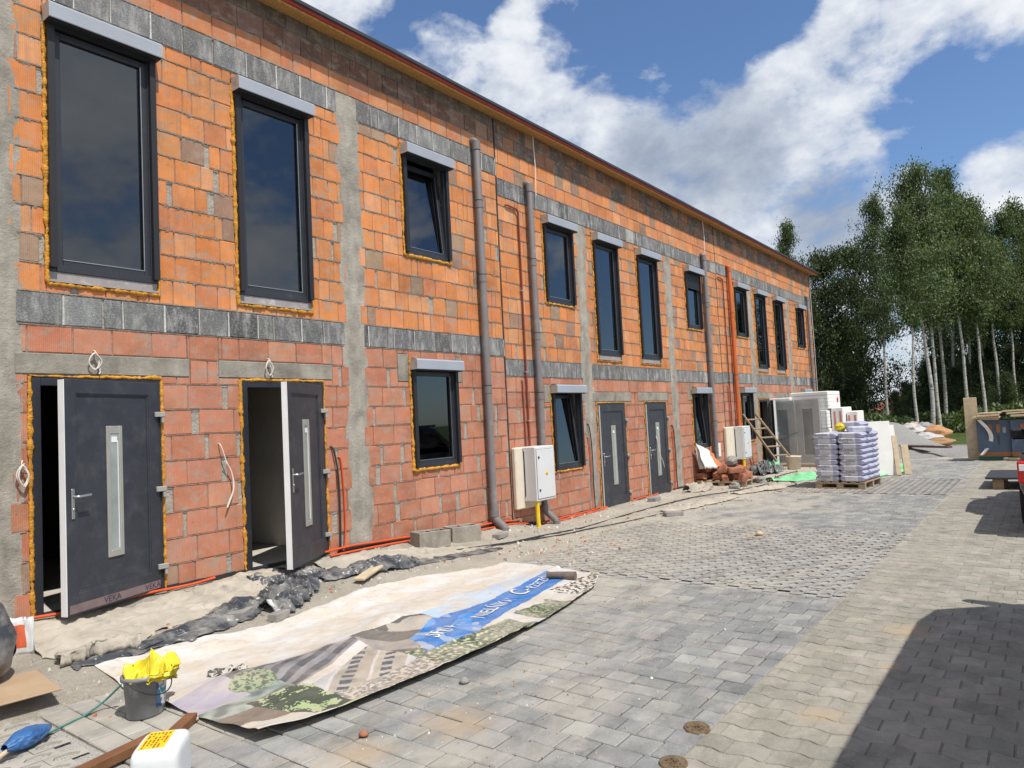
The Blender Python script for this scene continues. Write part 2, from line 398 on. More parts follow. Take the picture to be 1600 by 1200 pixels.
def mk_leaf(name,tr=.35):
    m,nt,out=nodes(name)
    a=N(nt,'ShaderNodeVertexColor',layer_name='Col').outputs[0]
    d=N(nt,'ShaderNodeBsdfPrincipled'); L(nt,a,d.inputs['Base Color']); d.inputs['Roughness'].default_value=.55; d.inputs['Specular IOR Level'].default_value=.3
    t=N(nt,'ShaderNodeBsdfTranslucent'); L(nt,mix(nt,1,a,(1.3,1.35,.6),'MULTIPLY'),t.inputs[0])
    mx=N(nt,'ShaderNodeMixShader'); mx.inputs[0].default_value=tr
    L(nt,d.outputs[0],mx.inputs[1]); L(nt,t.outputs[0],mx.inputs[2]); L(nt,mx.outputs[0],out.inputs['Surface']); return m
M['leaf']=mk_leaf('birch_leaf')
# ------------------------------------------------------------------ camera, sun, sky
F_PX=1110.; YAW,PITCH,ROLL,DC,HC=0.6469138896767496,0.053283975478697884,-0.0503876760909925,6.866888747455273,1.75
fw=Vector((math.cos(PITCH)*math.cos(YAW),math.cos(PITCH)*math.sin(YAW),math.sin(PITCH)))
rt0=Vector((math.sin(YAW),-math.cos(YAW),0)); up0=rt0.cross(fw)
rt=math.cos(ROLL)*rt0+math.sin(ROLL)*up0; up=-math.sin(ROLL)*rt0+math.cos(ROLL)*up0
CAM=Vector((0,-DC,HC))
cd=bpy.data.cameras.new('camera'); cam=bpy.data.objects.new('camera',cd); COL.objects.link(cam)
cd.sensor_width=36; cd.lens=F_PX/1600*36; cd.clip_end=4000; cd.clip_start=.05
mt=Matrix((( rt.x,up.x,-fw.x,CAM.x),(rt.y,up.y,-fw.y,CAM.y),(rt.z,up.z,-fw.z,CAM.z),(0,0,0,1)))
cam.matrix_world=mt; sc.camera=cam
def pray(u,v): return (fw+rt*((u-800)/F_PX)-up*((v-600)/F_PX))
def atX(u,v,X):
    q=pray(u,v); return CAM+q*((X-CAM.x)/q.x)
SUN=Vector((.2,1,-1.75)).normalized()
ld=bpy.data.lights.new('sun','SUN'); ld.energy=4.6; ld.angle=rad(.53); ld.color=(1,.955,.88)
lo=bpy.data.objects.new('sun',ld); COL.objects.link(lo); lo.rotation_euler=SUN.to_track_quat('-Z','Y').to_euler(); lo.location=(0,-20,30)
W=bpy.data.worlds.new('World'); sc.world=W; W.use_nodes=True; nt=W.node_tree; nt.nodes.clear()
wo=N(nt,'ShaderNodeOutputWorld'); bg=N(nt,'ShaderNodeBackground'); L(nt,bg.outputs[0],wo.inputs[0])
sky=N(nt,'ShaderNodeTexSky',sky_type='NISHITA',sun_disc=False,sun_elevation=math.asin(-SUN.z),sun_rotation=math.atan2(-SUN.x,-SUN.y),altitude=200,air_density=1.0,dust_density=.6,ozone_density=1.6)
SKY_K=.105
bg.inputs['Strength'].default_value=SKY_K
gd=N(nt,'ShaderNodeTexCoord').outputs['Generated']
nrm=N(nt,'ShaderNodeVectorMath',operation='NORMALIZE'); L(nt,gd,nrm.inputs[0]); D=nrm.outputs[0]
sp=N(nt,'ShaderNodeSeparateXYZ'); L(nt,D,sp.inputs[0])
zz=math_(nt,'ADD',math_(nt,'MAXIMUM',sp.outputs[2],0.0),.32)
pc=N(nt,'ShaderNodeCombineXYZ'); L(nt,math_(nt,'MULTIPLY',sp.outputs[0],1.9),pc.inputs[0]); L(nt,math_(nt,'MULTIPLY',sp.outputs[1],1.9),pc.inputs[1]); L(nt,math_(nt,'MULTIPLY',sp.outputs[2],3.0),pc.inputs[2])
P=pc.outputs[0]
n1=noise_(nt,P,3.0,12,.58,.15); n2=noise_(nt,P,7.5,11,.60,.2); n3=noise_(nt,P,1.1,4,.5)
def blob(u,v,r):
    d=pray(u,v).normalized(); vm=N(nt,'ShaderNodeVectorMath',operation='DOT_PRODUCT'); L(nt,D,vm.inputs[0]); vm.inputs[1].default_value=d
    a=r/1200.
    mr=N(nt,'ShaderNodeMapRange',interpolation_type='SMOOTHSTEP'); mr.inputs[1].default_value=math.cos(a*1.25); mr.inputs[2].default_value=math.cos(a*.25)
    L(nt,vm.outputs['Value'],mr.inputs[0]); return mr.outputs[0]
pos=None
for b in ((690,130,120),(800,165,130),(900,175,130),(1000,215,120),(1000,320,150),(1120,260,170),(1240,320,170),(1340,330,110),(1190,165,90),(1275,110,85),(1320,60,70),(1255,190,80),(1430,40,70),(1560,15,80),(1590,275,75),(800,62,55),(1330,200,90),(1380,170,70),(1405,590,110),(540,0,80),(480,10,60),(1350,400,150)):
    m_=blob(*b); pos=m_ if pos is None else math_(nt,'MAXIMUM',pos,m_)
# clouds over the rest of the sky (behind the camera) keep a natural cover
back=N(nt,'ShaderNodeMapRange'); back.inputs[1].default_value=.25; back.inputs[2].default_value=-.2; back.inputs[3].default_value=0; back.inputs[4].default_value=.95
vm=N(nt,'ShaderNodeVectorMath',operation='DOT_PRODUCT'); L(nt,D,vm.inputs[0]); vm.inputs[1].default_value=fw; L(nt,vm.outputs['Value'],back.inputs[0])
pos=math_(nt,'MAXIMUM',pos,back.outputs[0])
neg=None
for b in ((1080,165,50),(1010,40,105),(1130,50,90),(700,35,85),(610,45,45),(1480,165,90),(1545,130,80),(1205,25,60),(900,60,70)):
    m_=blob(*b); neg=m_ if neg is None else math_(nt,'MAXIMUM',neg,m_)
det=math_(nt,'ADD',math_(nt,'MULTIPLY',n1,.65),math_(nt,'MULTIPLY',n2,.35))
dens=math_(nt,'ADD',math_(nt,'MULTIPLY',math_(nt,'SUBTRACT',det,.5),3.3),math_(nt,'MULTIPLY',pos,.66))
dens=math_(nt,'SUBTRACT',dens,math_(nt,'MULTIPLY',neg,.42))
cov=ramp(nt,dens,[(.13,g1(0)),(.30,g1(.36)),(.50,g1(.84)),(.80,g1(1))])
dk=None
for b in ((1120,235,110),(1010,250,70),(1290,345,70),(690,215,60)):
    m_=blob(*b); dk=m_ if dk is None else math_(nt,'MAXIMUM',dk,m_)
shade=math_(nt,'ADD',math_(nt,'MULTIPLY',math_(nt,'SUBTRACT',n2,.5),.7),math_(nt,'MULTIPLY',math_(nt,'SUBTRACT',n1,.5),1.1))
shade=math_(nt,'ADD',math_(nt,'SUBTRACT',.66,math_(nt,'MULTIPLY',dk,.42)),shade)
K=1/SKY_K
ccol=ramp(nt,shade,[(.0,(.30*K,.35*K,.44*K)),(.4,(.52*K,.58*K,.68*K)),(.7,(.82*K,.86*K,.92*K)),(1,(1.0*K,1.01*K,1.03*K))])
skyc=mix(nt,1,sky.outputs[0],(1.02,1.19,1.40),'MULTIPLY')
L(nt,mix(nt,cov,skyc,ccol),bg.inputs['Color'])
sc.view_settings.view_transform='Standard'; sc.view_settings.look='None'; sc.view_settings.gamma=1; sc.view_settings.exposure=-.03
sc.render.engine='CYCLES'; sc.cycles.max_bounces=8; sc.cycles.transparent_max_bounces=12; sc.cycles.caustics_reflective=False; sc.cycles.caustics_refractive=False
sc.cycles.use_denoising=True
def bank(X,Y):
    c=.30-.12*sm(5.5,8.5,X)-.15*sm(8.6,9.6,X)
    t=min(1,max(0,1+Y/1.6)); return c*t**1.25
# ------------------------------------------------------------------ the building
W_U=9.39; X0=-.455; XE=X0+3*W_U; ZR=6.694; DEPTH=9.0
DZ=(.3115,0.,.024)
UX=[X0+i*W_U for i in range(4)]
house=empty('row_house',(0,0,0),0,'unfinished two-storey row of red clay block houses with dark windows and grey block bands','building')
# openings per unit: key, x0, x1 (unit offset), z0, z1 (unit height), kind
OPEN=[('D',1.243,2.177,3.80,5.15,'small'),('E',2.935,3.885,2.956,5.15,'tall'),('F',4.754,5.70,2.956,5.15,'tall'),('G',7.266,8.177,3.80,5.15,'small'),
      ('d',1.243,2.177,.866,2.20,'low'),('e',2.789,3.882,.02,2.02,'door'),('f',4.752,5.817,.02,2.02,'door'),('g',7.276,8.187,.866,2.20,'low')]
BOXH=.14
def openings(u):
    r=[]
    for k,a,b,z0,z1,kind in OPEN:
        x0,x1=UX[u]+a,UX[u]+b
        r.append((k,x0,x1,z0+DZ[u],z1+DZ[u],kind))
    return r
def hole(op):
    k,x0,x1,z0,z1,kind=op; g=.018
    if kind=='door': return (x0-g,x1+g,-.2,z1+g)
    zt=z1+(.185 if kind!='low' else .165)
    zb=z0-g-(.10 if kind=='tall' else 0)
    return (x0-g,x1+g,zb,zt)
def sub(rect,obs,mn_=.025):
    """rectangle minus a list of rectangles"""
    out=[rect]
    for (a0,a1,b0,b1) in obs:
        nx=[]
        for (x0,x1,z0,z1) in out:
            if a0>=x1-1e-6 or a1<=x0+1e-6 or b0>=z1-1e-6 or b1<=z0+1e-6: nx.append((x0,x1,z0,z1)); continue
            if a0>x0: nx.append((x0,a0,z0,z1))
            if a1<x1: nx.append((a1,x1,z0,z1))
            c0,c1=max(x0,a0),min(x1,a1)
            if b0>z0: nx.append((c0,c1,z0,b0))
            if b1<z1: nx.append((c0,c1,b1,z1))
        out=nx
    return [r for r in out if r[1]-r[0]>mn_ and r[3]-r[2]>mn_]
rowsM=MB(); BANDS={}
def block(mb,x0,x1,z0,z1,col,y=0.,g=.004,d=.02,rough=0.):
    """one laid block: front face with softened arrises, slightly out of true"""
    if x1-x0<.02 or z1-z0<.02: return
    x0+=g;x1-=g;z0+=g;z1-=g
    if x1-x0<.012 or z1-z0<.012: return
    c=min(.007,(x1-x0)*.25,(z1-z0)*.25); j=lambda:R(-rough,rough)
    t=R(-.0025,.0025); y=y+R(-.003,.002)
    f=[(x0+c+j(),y-t,z0+c+j()),(x1-c+j(),y+t,z0+c+j()),(x1-c+j(),y+t,z1-c+j()),(x0+c+j(),y-t,z1-c+j())]
    b=[(x0,y+d,z0),(x1,y+d,z0),(x1,y+d,z1),(x0,y+d,z1)]
    m_=[(x0,y+.006,z0),(x1,y+.006,z0),(x1,y+.006,z1),(x0,y+.006,z1)]
    mb.add(f+m_+b,[(0,1,2,3)]+[(i+4,(i+1)%4+4,(i+1)%4,i) for i in range(4)]+[(i+8,(i+1)%4+8,(i+1)%4+4,i+4) for i in range(4)],col)
RED=[(.49,.192,.112),(.52,.212,.128),(.47,.178,.103),(.53,.232,.145)]
ORG=[(.66,.238,.075),(.69,.258,.082),(.64,.222,.066),(.67,.275,.10),(.68,.305,.135),(.59,.215,.088)]
STAINB=[(.36,.24,.16),(.33,.20,.14)]
GREY=[(.165,.165,.163),(.19,.19,.187),(.13,.13,.13),(.175,.175,.172)]
HOLES=[]; COLS=[]; LINT=[]; JOINT=simple('joint_mortar',None,.95,.35,40,.5,60,spec=.1,co='World')
for u in range(3):
    ops=openings(u); HOLES+= [hole(o) for o in ops]
    dz=DZ[u]; ux=UX[u]; b1b,b1t,b2b,b2t=2.476+dz,2.762+dz,5.405+dz,5.70+dz
    # concrete columns beside the door pair, and lintels over doors / lower windows
    cols=[(ux+2.38,ux+2.67),(ux+6.20,ux+6.48)]
    if u==2: cols=[(ux+2.42,ux+2.72),(ux+6.20,ux+6.52)]
    for c in cols: COLS.append((c[0],c[1],-.1,b2b if u!=0 else b2b+.29, u))
    lints=[(ux+2.67,ux+4.19,2.05+dz,2.235+dz),(ux+4.50,ux+5.97,2.05+dz,2.235+dz),(ux+1.05,ux+1.23,2.05+dz,2.36+dz),(ux+2.19,ux+2.38,2.05+dz,2.235+dz),(ux+7.05,ux+7.25,2.05+dz,2.42+dz),(ux+8.20,ux+8.34,2.05+dz,2.42+dz)]
    LINT+=lints
    def lay(mb,z0,z1,pal,L0,L1,y=0.,extra=(),stain=.06,headgap=.0,cut=.12):
        x=ux+R(-.2,0)
        obs=[hole(o) for o in ops]+list(extra)
        if z1<b2t+.01:
            for c in cols:
                a,b=R(-.045,.045),R(-.045,.045); obs.append((c[0]+a,c[1]+b,z0-.01,z1+.01))
        while x<ux+W_U:
            ln=R(L0,L1)
            if random.random()<cut: ln*=R(.35,.6)
            gap=0
            if headgap and random.random()<headgap: gap=R(.03,.075)
            xa,xb=max(x,ux+.012),min(x+ln,ux+W_U-.012)
            col=jit(random.choice(pal),.10,.03)
            if random.random()<stain: col=jit(random.choice(STAINB),.1)
            if xb>xa:
                for (p0,p1,q0,q1) in sub((xa,xb,z0,z1),obs): block(mb,p0,p1,q0,q1,col,y,rough=.003)
            x+=ln+gap
    # squeezed-out mortar along the bed joints
    jm=MB()
    def bed(z,th,drip):
        x=ux+.02; obs=[hole(o) for o in ops]+[(c[0]-.02,c[1]+.02,-1,b2b if u else b2b+.29) for c in cols]+lints; sd=R(0,99)
        while x<ux+W_U-.03:
            st=R(.012,.03); xb=x+st
            if nz(x*2.2,sd,0)>-.38 and not any(o[0]<xb+.004 and o[1]>x-.004 and o[2]<z+.012 and o[3]>z-.012 for o in obs):
                up_=th*(.6+.7*abs(nz(x*9,sd,1))); dn=th*(.7+.8*abs(nz(x*14,sd,2)))+(drip*R(.3,1) if random.random()<.35 else 0); k=R(.8,1.15); cc=(.27*k,.24*k,.205*k)
                a_,b_=R(-.003,.003),R(-.003,.003)
                jm.add([(x,-.002,z-dn+a_),(xb,-.002,z-dn*R(.6,1)+b_),(xb,-.007,z),(x,-.007,z),(xb,-.002,z+up_),(x,-.002,z+up_)],[(0,1,2,3),(3,2,4,5)],cc)
            x=xb
    for q in range(1,10): bed(b1b-.25*q,.005 if u==0 else .0045,.006)
    for q in range(1,11): bed(b1t+.25*q,.0085,.022)
    bed(b2t+.25,.007,.01); bed(b1t+.002,.008,.01); bed(b2b,.006,.01); bed(b2t+.004,.012,.012); bed(b1b,.006,.008)
    z=b1b; first=True
    while z>-.1:                                   # lower storey, laid down from the grey band
        lay(rowsM,z-.25,z,RED,.30,.385,extra=lints,stain=.01,headgap=.0 if first else (.40 if u==0 and z<2.4 else .25),cut=.10); z-=.25; first=False
    # grey block bands
    def band(z0,z1,stop):
        x=ux+.02
        while x<ux+W_U-.02:
            ln=R(.30,.40) if random.random()<.85 else R(.12,.2)
            xb=min(x+ln,ux+W_U-.015)
            obs=[(c[0]-.01,c[1]+.01,z0-1,z1+1) for c in cols if c[0]>0 and not(stop and u)]
            for (p0,p1,q0,q1) in sub((x,xb,z0,z1),obs):
                seg=sum(p0>c[0] for c in cols) if obs else 0
                block(BANDS.setdefault((u,z0,seg),MB()),p0,p1,q0,q1,jit(random.choice(GREY),.25) if random.random()>.025 else (.40,.385,.35),-.004,g=.009,rough=.005)
            if random.random()<.75 and not any(o[0]-.03<xb<o[1]+.03 for o in obs):
                w0=R(.004,.011); k=R(.8,1.1); jm.add([(xb-w0,-.006,z0+.012),(xb+w0,-.006,z0+.012),(xb+w0*R(.4,1.2),-.006,z1-.012),(xb-w0*R(.4,1.2),-.006,z1-.012)],[(0,1,2,3)],(.56*k,.55*k,.52*k))
            x=xb
    band(b1b,b1t,False); band(b2b,b2t,u!=0)
    z=b1t
    while z<b2b-.03:                               # upper storey
        zt=min(z+.25,b2b); lay(rowsM,z,zt,ORG,.22,.30,stain=.10,headgap=.10,cut=.3); z=zt
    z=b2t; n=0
    while z<ZR-.03:                                # courses under the eaves; darker palettes include the eaves' shade in their colour
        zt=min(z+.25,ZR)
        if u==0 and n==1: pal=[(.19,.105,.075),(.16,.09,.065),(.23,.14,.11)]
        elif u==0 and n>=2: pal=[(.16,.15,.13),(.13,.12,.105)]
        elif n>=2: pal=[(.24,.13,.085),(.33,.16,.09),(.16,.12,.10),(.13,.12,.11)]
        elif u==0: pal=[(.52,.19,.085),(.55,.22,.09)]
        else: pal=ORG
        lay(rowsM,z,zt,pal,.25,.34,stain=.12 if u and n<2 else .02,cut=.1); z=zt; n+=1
    jm.build('mortar_joint',JOINT,house)
rowsM.build('block_wall',M['brick'],house)
for b_ in BANDS.values(): b_.build('grey_block_band',M['greyblock'],house)
# mortar body of the front wall with real openings and reveals, side and rear walls
def holed(mb,x0,x1,z0,z1,holes,y,back,col=(1,1,1)):
    xs=sorted({x0,x1,*[min(max(h[i],x0),x1) for h in holes for i in(0,1)]}); zs=sorted({z0,z1,*[min(max(h[i],z0),z1) for h in holes for i in(2,3)]})
    for i in range(len(xs)-1):
        for j in range(len(zs)-1):
            cx,cz=(xs[i]+xs[i+1])/2,(zs[j]+zs[j+1])/2
            if any(h[0]<cx<h[1] and h[2]<cz<h[3] for h in holes): continue
            mb.quad((xs[i],y,zs[j]),(xs[i+1],y,zs[j]),(xs[i+1],y,zs[j+1]),(xs[i],y,zs[j+1]),col)
            mb.quad((xs[i+1],back,zs[j]),(xs[i],back,zs[j]),(xs[i],back,zs[j+1]),(xs[i+1],back,zs[j+1]),col)
    for h in holes:
        a,b,c,d=h; c=max(c,z0)
        mb.quad((a,y,c),(a,back,c),(a,back,d),(a,y,d),col); mb.quad((b,back,c),(b,y,c),(b,y,d),(b,back,d),col)
        mb.quad((a,y,d),(a,back,d),(b,back,d),(b,y,d),col)
        if c>z0: mb.quad((a,back,c),(a,y,c),(b,y,c),(b,back,c),col)
mw=MB(); holed(mw,X0,XE,-.2,ZR,HOLES,.012,.26)
mw.build('mortar_core',M['mortar'],house)
def plain_wall(name,axis,pos,a,b,flip):
    mb=MB(); z=-.2
    while z<ZR-.01:
        x=a+R(-.2,0); zt=min(z+.25,ZR)
        while x<b:
            ln=R(.25,.36); xa,xb=max(x,a),min(x+ln,b)
            if xb-xa>.03:
                col=jit(random.choice(ORG if z>2.6 else RED))
                if axis=='x': p=[(pos,xa+.004,z+.004),(pos,xb-.004,z+.004),(pos,xb-.004,zt-.004),(pos,xa+.004,zt-.004)]
                else: p=[(xa+.004,pos,z+.004),(xb-.004,pos,z+.004),(xb-.004,pos,zt-.004),(xa+.004,pos,zt-.004)]
                mb.add(p,[(0,1,2,3) if not flip else (3,2,1,0)],col)
            x+=ln
        z=zt
    mb.build(name,M['brick'],house)
plain_wall('gable_wall','x',XE+.004,.02,DEPTH,False); plain_wall('gable_wall','x',X0-.004,.02,DEPTH,True); plain_wall('rear_wall','y',DEPTH+.004,X0,XE,True)
bk=MB(); bk.box(XE-.2,XE-.001,.262,DEPTH,-.2,ZR-.01); bk.box(X0+.001,X0+.2,.262,DEPTH,-.2,ZR-.01); bk.box(X0+.201,XE-.201,DEPTH-.2,DEPTH,-.2,ZR-.01)
bk.build('wall_core',M['mortar'],house)
# inside: floors, partitions (seen through doors and panes)
def part(k,*a):
    mb=MB(); mb.box(*a); mb.build({'fl':'floor_slab'}.get(k,'inside_partition'),M[{'fl':'slab','ins':'plaster','raw':'rawin'}[k]],house)
for u in range(3):
    ux=UX[u]; dz=DZ[u]
    part('fl',ux+.2,ux+W_U-.01,.02,DEPTH-.21,-.19,.015+dz); part('fl',ux+.2,ux+W_U-.01,.265,DEPTH-.21,2.50+dz,2.74+dz)
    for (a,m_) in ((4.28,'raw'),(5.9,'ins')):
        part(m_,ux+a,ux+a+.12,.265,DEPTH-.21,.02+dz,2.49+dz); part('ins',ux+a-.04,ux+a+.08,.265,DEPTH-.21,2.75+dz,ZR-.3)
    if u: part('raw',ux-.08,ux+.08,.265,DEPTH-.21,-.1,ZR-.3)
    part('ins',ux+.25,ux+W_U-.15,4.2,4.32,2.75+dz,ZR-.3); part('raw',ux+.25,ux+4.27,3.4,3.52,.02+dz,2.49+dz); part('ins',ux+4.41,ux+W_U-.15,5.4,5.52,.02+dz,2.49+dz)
for (a,b,z0,z1,u) in COLS:
    mb=MB(); n=26
    hs=[hole(o) for o in openings(u)]
    x0=a-.06;x1=b+.06
    for h in hs:
        if h[0]<a and h[1]>a-.1: x0=max(x0,h[1]+.005)
        if h[0]<b+.1 and h[1]>b: x1=min(x1,h[0]-.005)
    mb.grid(6,90,lambda s,t:(x0+(x1-x0)*s,.001+.006*nz(s*3+a,t*14*(z1-z0)/5)+.003*nz(s*9,t*50+a),z0+(z1-z0)*t))
    mb.build('concrete_column',M['concrete'],house)
for (a,b,z0,z1) in LINT:
    mb=MB(); mb.obox(T((a+b)/2,.014,(z0+z1)/2),(b-a)/2-.004,.02,(z1-z0)/2-.003,ch=.006); mb.build('lintel',M['lintel'],house)
# eaves and roof
rf=MB(); ov=.25; xe0,xe1=X0-.3,XE+.28
def strip(mb,y0,z0,y1,z1,y2,z2,y3,z3):
    n=60
    for i in range(n):
        a=xe0+(xe1-xe0)*i/n; b=xe0+(xe1-xe0)*(i+1)/n
        s0=.010*nz(a,3,0,.7); s1=.010*nz(b,3,0,.7)
        for (p,q,p2,q2) in ((y0,z0,y1,z1),(y1,z1,y2,z2),(y2,z2,y3,z3)):
            mb.quad((a,p,q+s0),(b,p,q+s1),(b,p2,q2+s1),(a,p2,q2+s0))
sof=MB(); strip(sof,.02,ZR,-ov,6.625,-ov-.004,6.65,.02,6.72); sof.build('soffit_board',M['osb'],house)
tr=MB(); strip(tr,-ov-.002,6.648,-ov-.03,6.65,-ov-.032,6.685,-ov+.02,6.70); tr.build('eaves_trim',M['redtrim'],house)
rs=MB(); strip(rs,-ov-.02,6.684,-ov-.055,6.695,-ov-.055,6.735,.5,6.80)
rs.box(xe0,xe1,.5,DEPTH+.3,6.70,6.82); rs.box(xe1-.02,xe1+.01,-ov-.05,DEPTH+.3,6.64,6.74)
rs.build('roof',M['roofdark'],house)
# thin lightning wires
for (x,zb) in ((9.98,5.62),(17.52,5.75),(27.62,.4)):
    mb=MB(); mb.tube([(x,-.05,6.66),(x+.01,-.06,(6.66+zb)/2),(x,-.05,zb)],.008,6); mb.build('lightning_wire',M['white'],house)
# ---------- windows
def foam_bead(mb,pts,r):
    """lumpy squeezed foam along a polyline"""
    P_=[]
    for i in range(len(pts)-1):
        a,b=Vector(pts[i]),Vector(pts[i+1]); n=max(2,int((b-a).length/.022))
        for k in range(n): P_.append(a+(b-a)*k/n)
    P_.append(Vector(pts[-1])); sd=R(0,99)
    rs_=[max(.22*r,r*(1.0+.6*nz(i*.9,sd)+.55*nz(i*.23,sd+5)+.4*nz(i*.05,sd+7)+R(-.16,.16))) for i in range(len(P_))]
    P_=[p+Vector((.009*nz(i*.35,sd+9),.010*nz(i*.4,sd+2),.009*nz(i*.35,sd+4))) for i,p in enumerate(P_)]
    mb.tube(P_,r,8,rs=rs_)
def ringbox(mb,x0,x1,z0,z1,w,y0,y1,mt=None,wb=None,wt=None):
    wb=wb or w; wt=wt or w; mt=mt or Matrix()
    for (a,b,c,d) in ((x0,x0+w,z0,z1),(x1-w,x1,z0,z1),(x0+w,x1-w,z0,z0+wb),(x0+w,x1-w,z1-wt,z1)):
        mb.obox(mt@T((a+b)/2,(y0+y1)/2,(c+d)/2),(b-a)/2,(y1-y0)/2,(d-c)/2,ch=.004)
def window(u,op,tilt=False,slats=0.):
    k,x0,x1,z0,z1,kind=op
    b=MB(); ringbox(b,x0,x1,z0,z1+(.172 if kind!='low' else .152),.062,-.012,.06,wt=.155 if kind!='low' else .135)
    w=b.build('window',M['anth'],house)
    s=MB(); pv=T((x0+x1)/2,.03,z0+.055)@Matrix.Rotation(rad(-5.5) if tilt else 0,4,'X')
    hw=(x1-x0)/2-.058; hh=z1-z0-.06
    ringbox(s,-hw,hw,0,hh,.062,-.028,.03,pv); s.build('sash',M['anth'],w)
    g=MB(); g.add([pv@Vector(p) for p in ((-hw+.055,.002,.055),(hw-.055,.002,.055),(hw-.055,.002,hh-.055),(-hw+.055,.002,hh-.055))],[(0,1,2,3)]); g.build('pane',M['glass'],w)
    gb=MB()   # light glazing gasket lines
    for (a,b_,c,d) in ((hw-.068,hw-.062,.06,hh-.06),(-hw+.06,hw-.06,.056,.062)): gb.obox(pv@T((a+b_)/2,-.031,(c+d)/2),(b_-a)/2,.003,(d-c)/2)
    gb.build('gasket',M['steel'],w)
    r=MB()
    for xx in (x0+.001,x1-.056): r.box(xx,xx+.055,-.062,-.012,z0+.03,z1+(.165 if kind!='low' else .145))
    r.box(x0+.056,x1-.057,-.055,-.0125,z1-.0,z1+(.16 if kind!='low' else .14)); r.build('guide_rail',M['rail'],w)
    # shutter box in front of the head
    zb=z1+.04 if kind!='low' else z1+.01; ztop=zb+BOXH+.005; xa,xb=x0-.02,x1+.02; yf=-.165
    if kind!='low': zb=z1+.025; ztop=zb+.15
    s=MB(); cpr=[(-.02,zb),(yf+.006,zb),(yf,zb+.006),(yf,ztop-.022),(yf+.022,ztop),(-.02,ztop)]
    n=len(cpr)
    s.add([(xa,*p) for p in cpr]+[(xb,*p) for p in cpr],[(i,i+n,(i+1)%n+n,(i+1)%n) for i in range(1,n-1)])
    s.build('shutter_box',M['shutter'],w)
    s=MB(); s.add([(xa,*p) for p in cpr]+[(xb,*p) for p in cpr],[(0,n,n+1,1)]); s.box(xa+.01,xb-.01,-.14,-.03,zb-.012,zb-.001); s.build('box_underside',M['rail'],w)
    for xx in (xa-.004,xb+.0):
        s=MB(); s.add([(xx,*p) for p in cpr]+[(xx+.004,*p) for p in cpr],[tuple(range(n)),tuple(range(2*n-1,n-1,-1))]+[(i,(i+1)%n,(i+1)%n+n,i+n) for i in range(n)])
        s.build('box_end_cap',M['capbrown'],w)
    if slats:
        s=MB(); zz=z1
        while zz>z1-slats: s.obox(T((x0+x1)/2,-.035,zz-.02),(x1-x0)/2-.058,.008,.0185,ch=.006); zz-=.04
        s.build('shutter_curtain',M['rail'],w)
    if kind=='tall':
        s=MB(); s.box(x0+.005,x1-.005,.0,.06,z0-.10,z0-.002); s.box(x0+.004,x1-.004,-.03,-.0005,z0-.095,z0-.075); s.build('sill_profile',M['sill'],w)
    f=MB(); zf=z0-.012-(.10 if kind=='tall' else 0); r_=.019 if u==0 else .014
    foam_bead(f,[(x0-.012,-.006,z1+.17),(x0-.012,-.006,zf)],r_); foam_bead(f,[(x0-.012,-.008,zf),(x1+.01,-.008,zf)],r_*1.15)
    foam_bead(f,[(x1+.010,.0,z1+.1),(x1+.010,.0,zf)],r_*.75)
    f.build('mounting_foam',M['foam'],w)
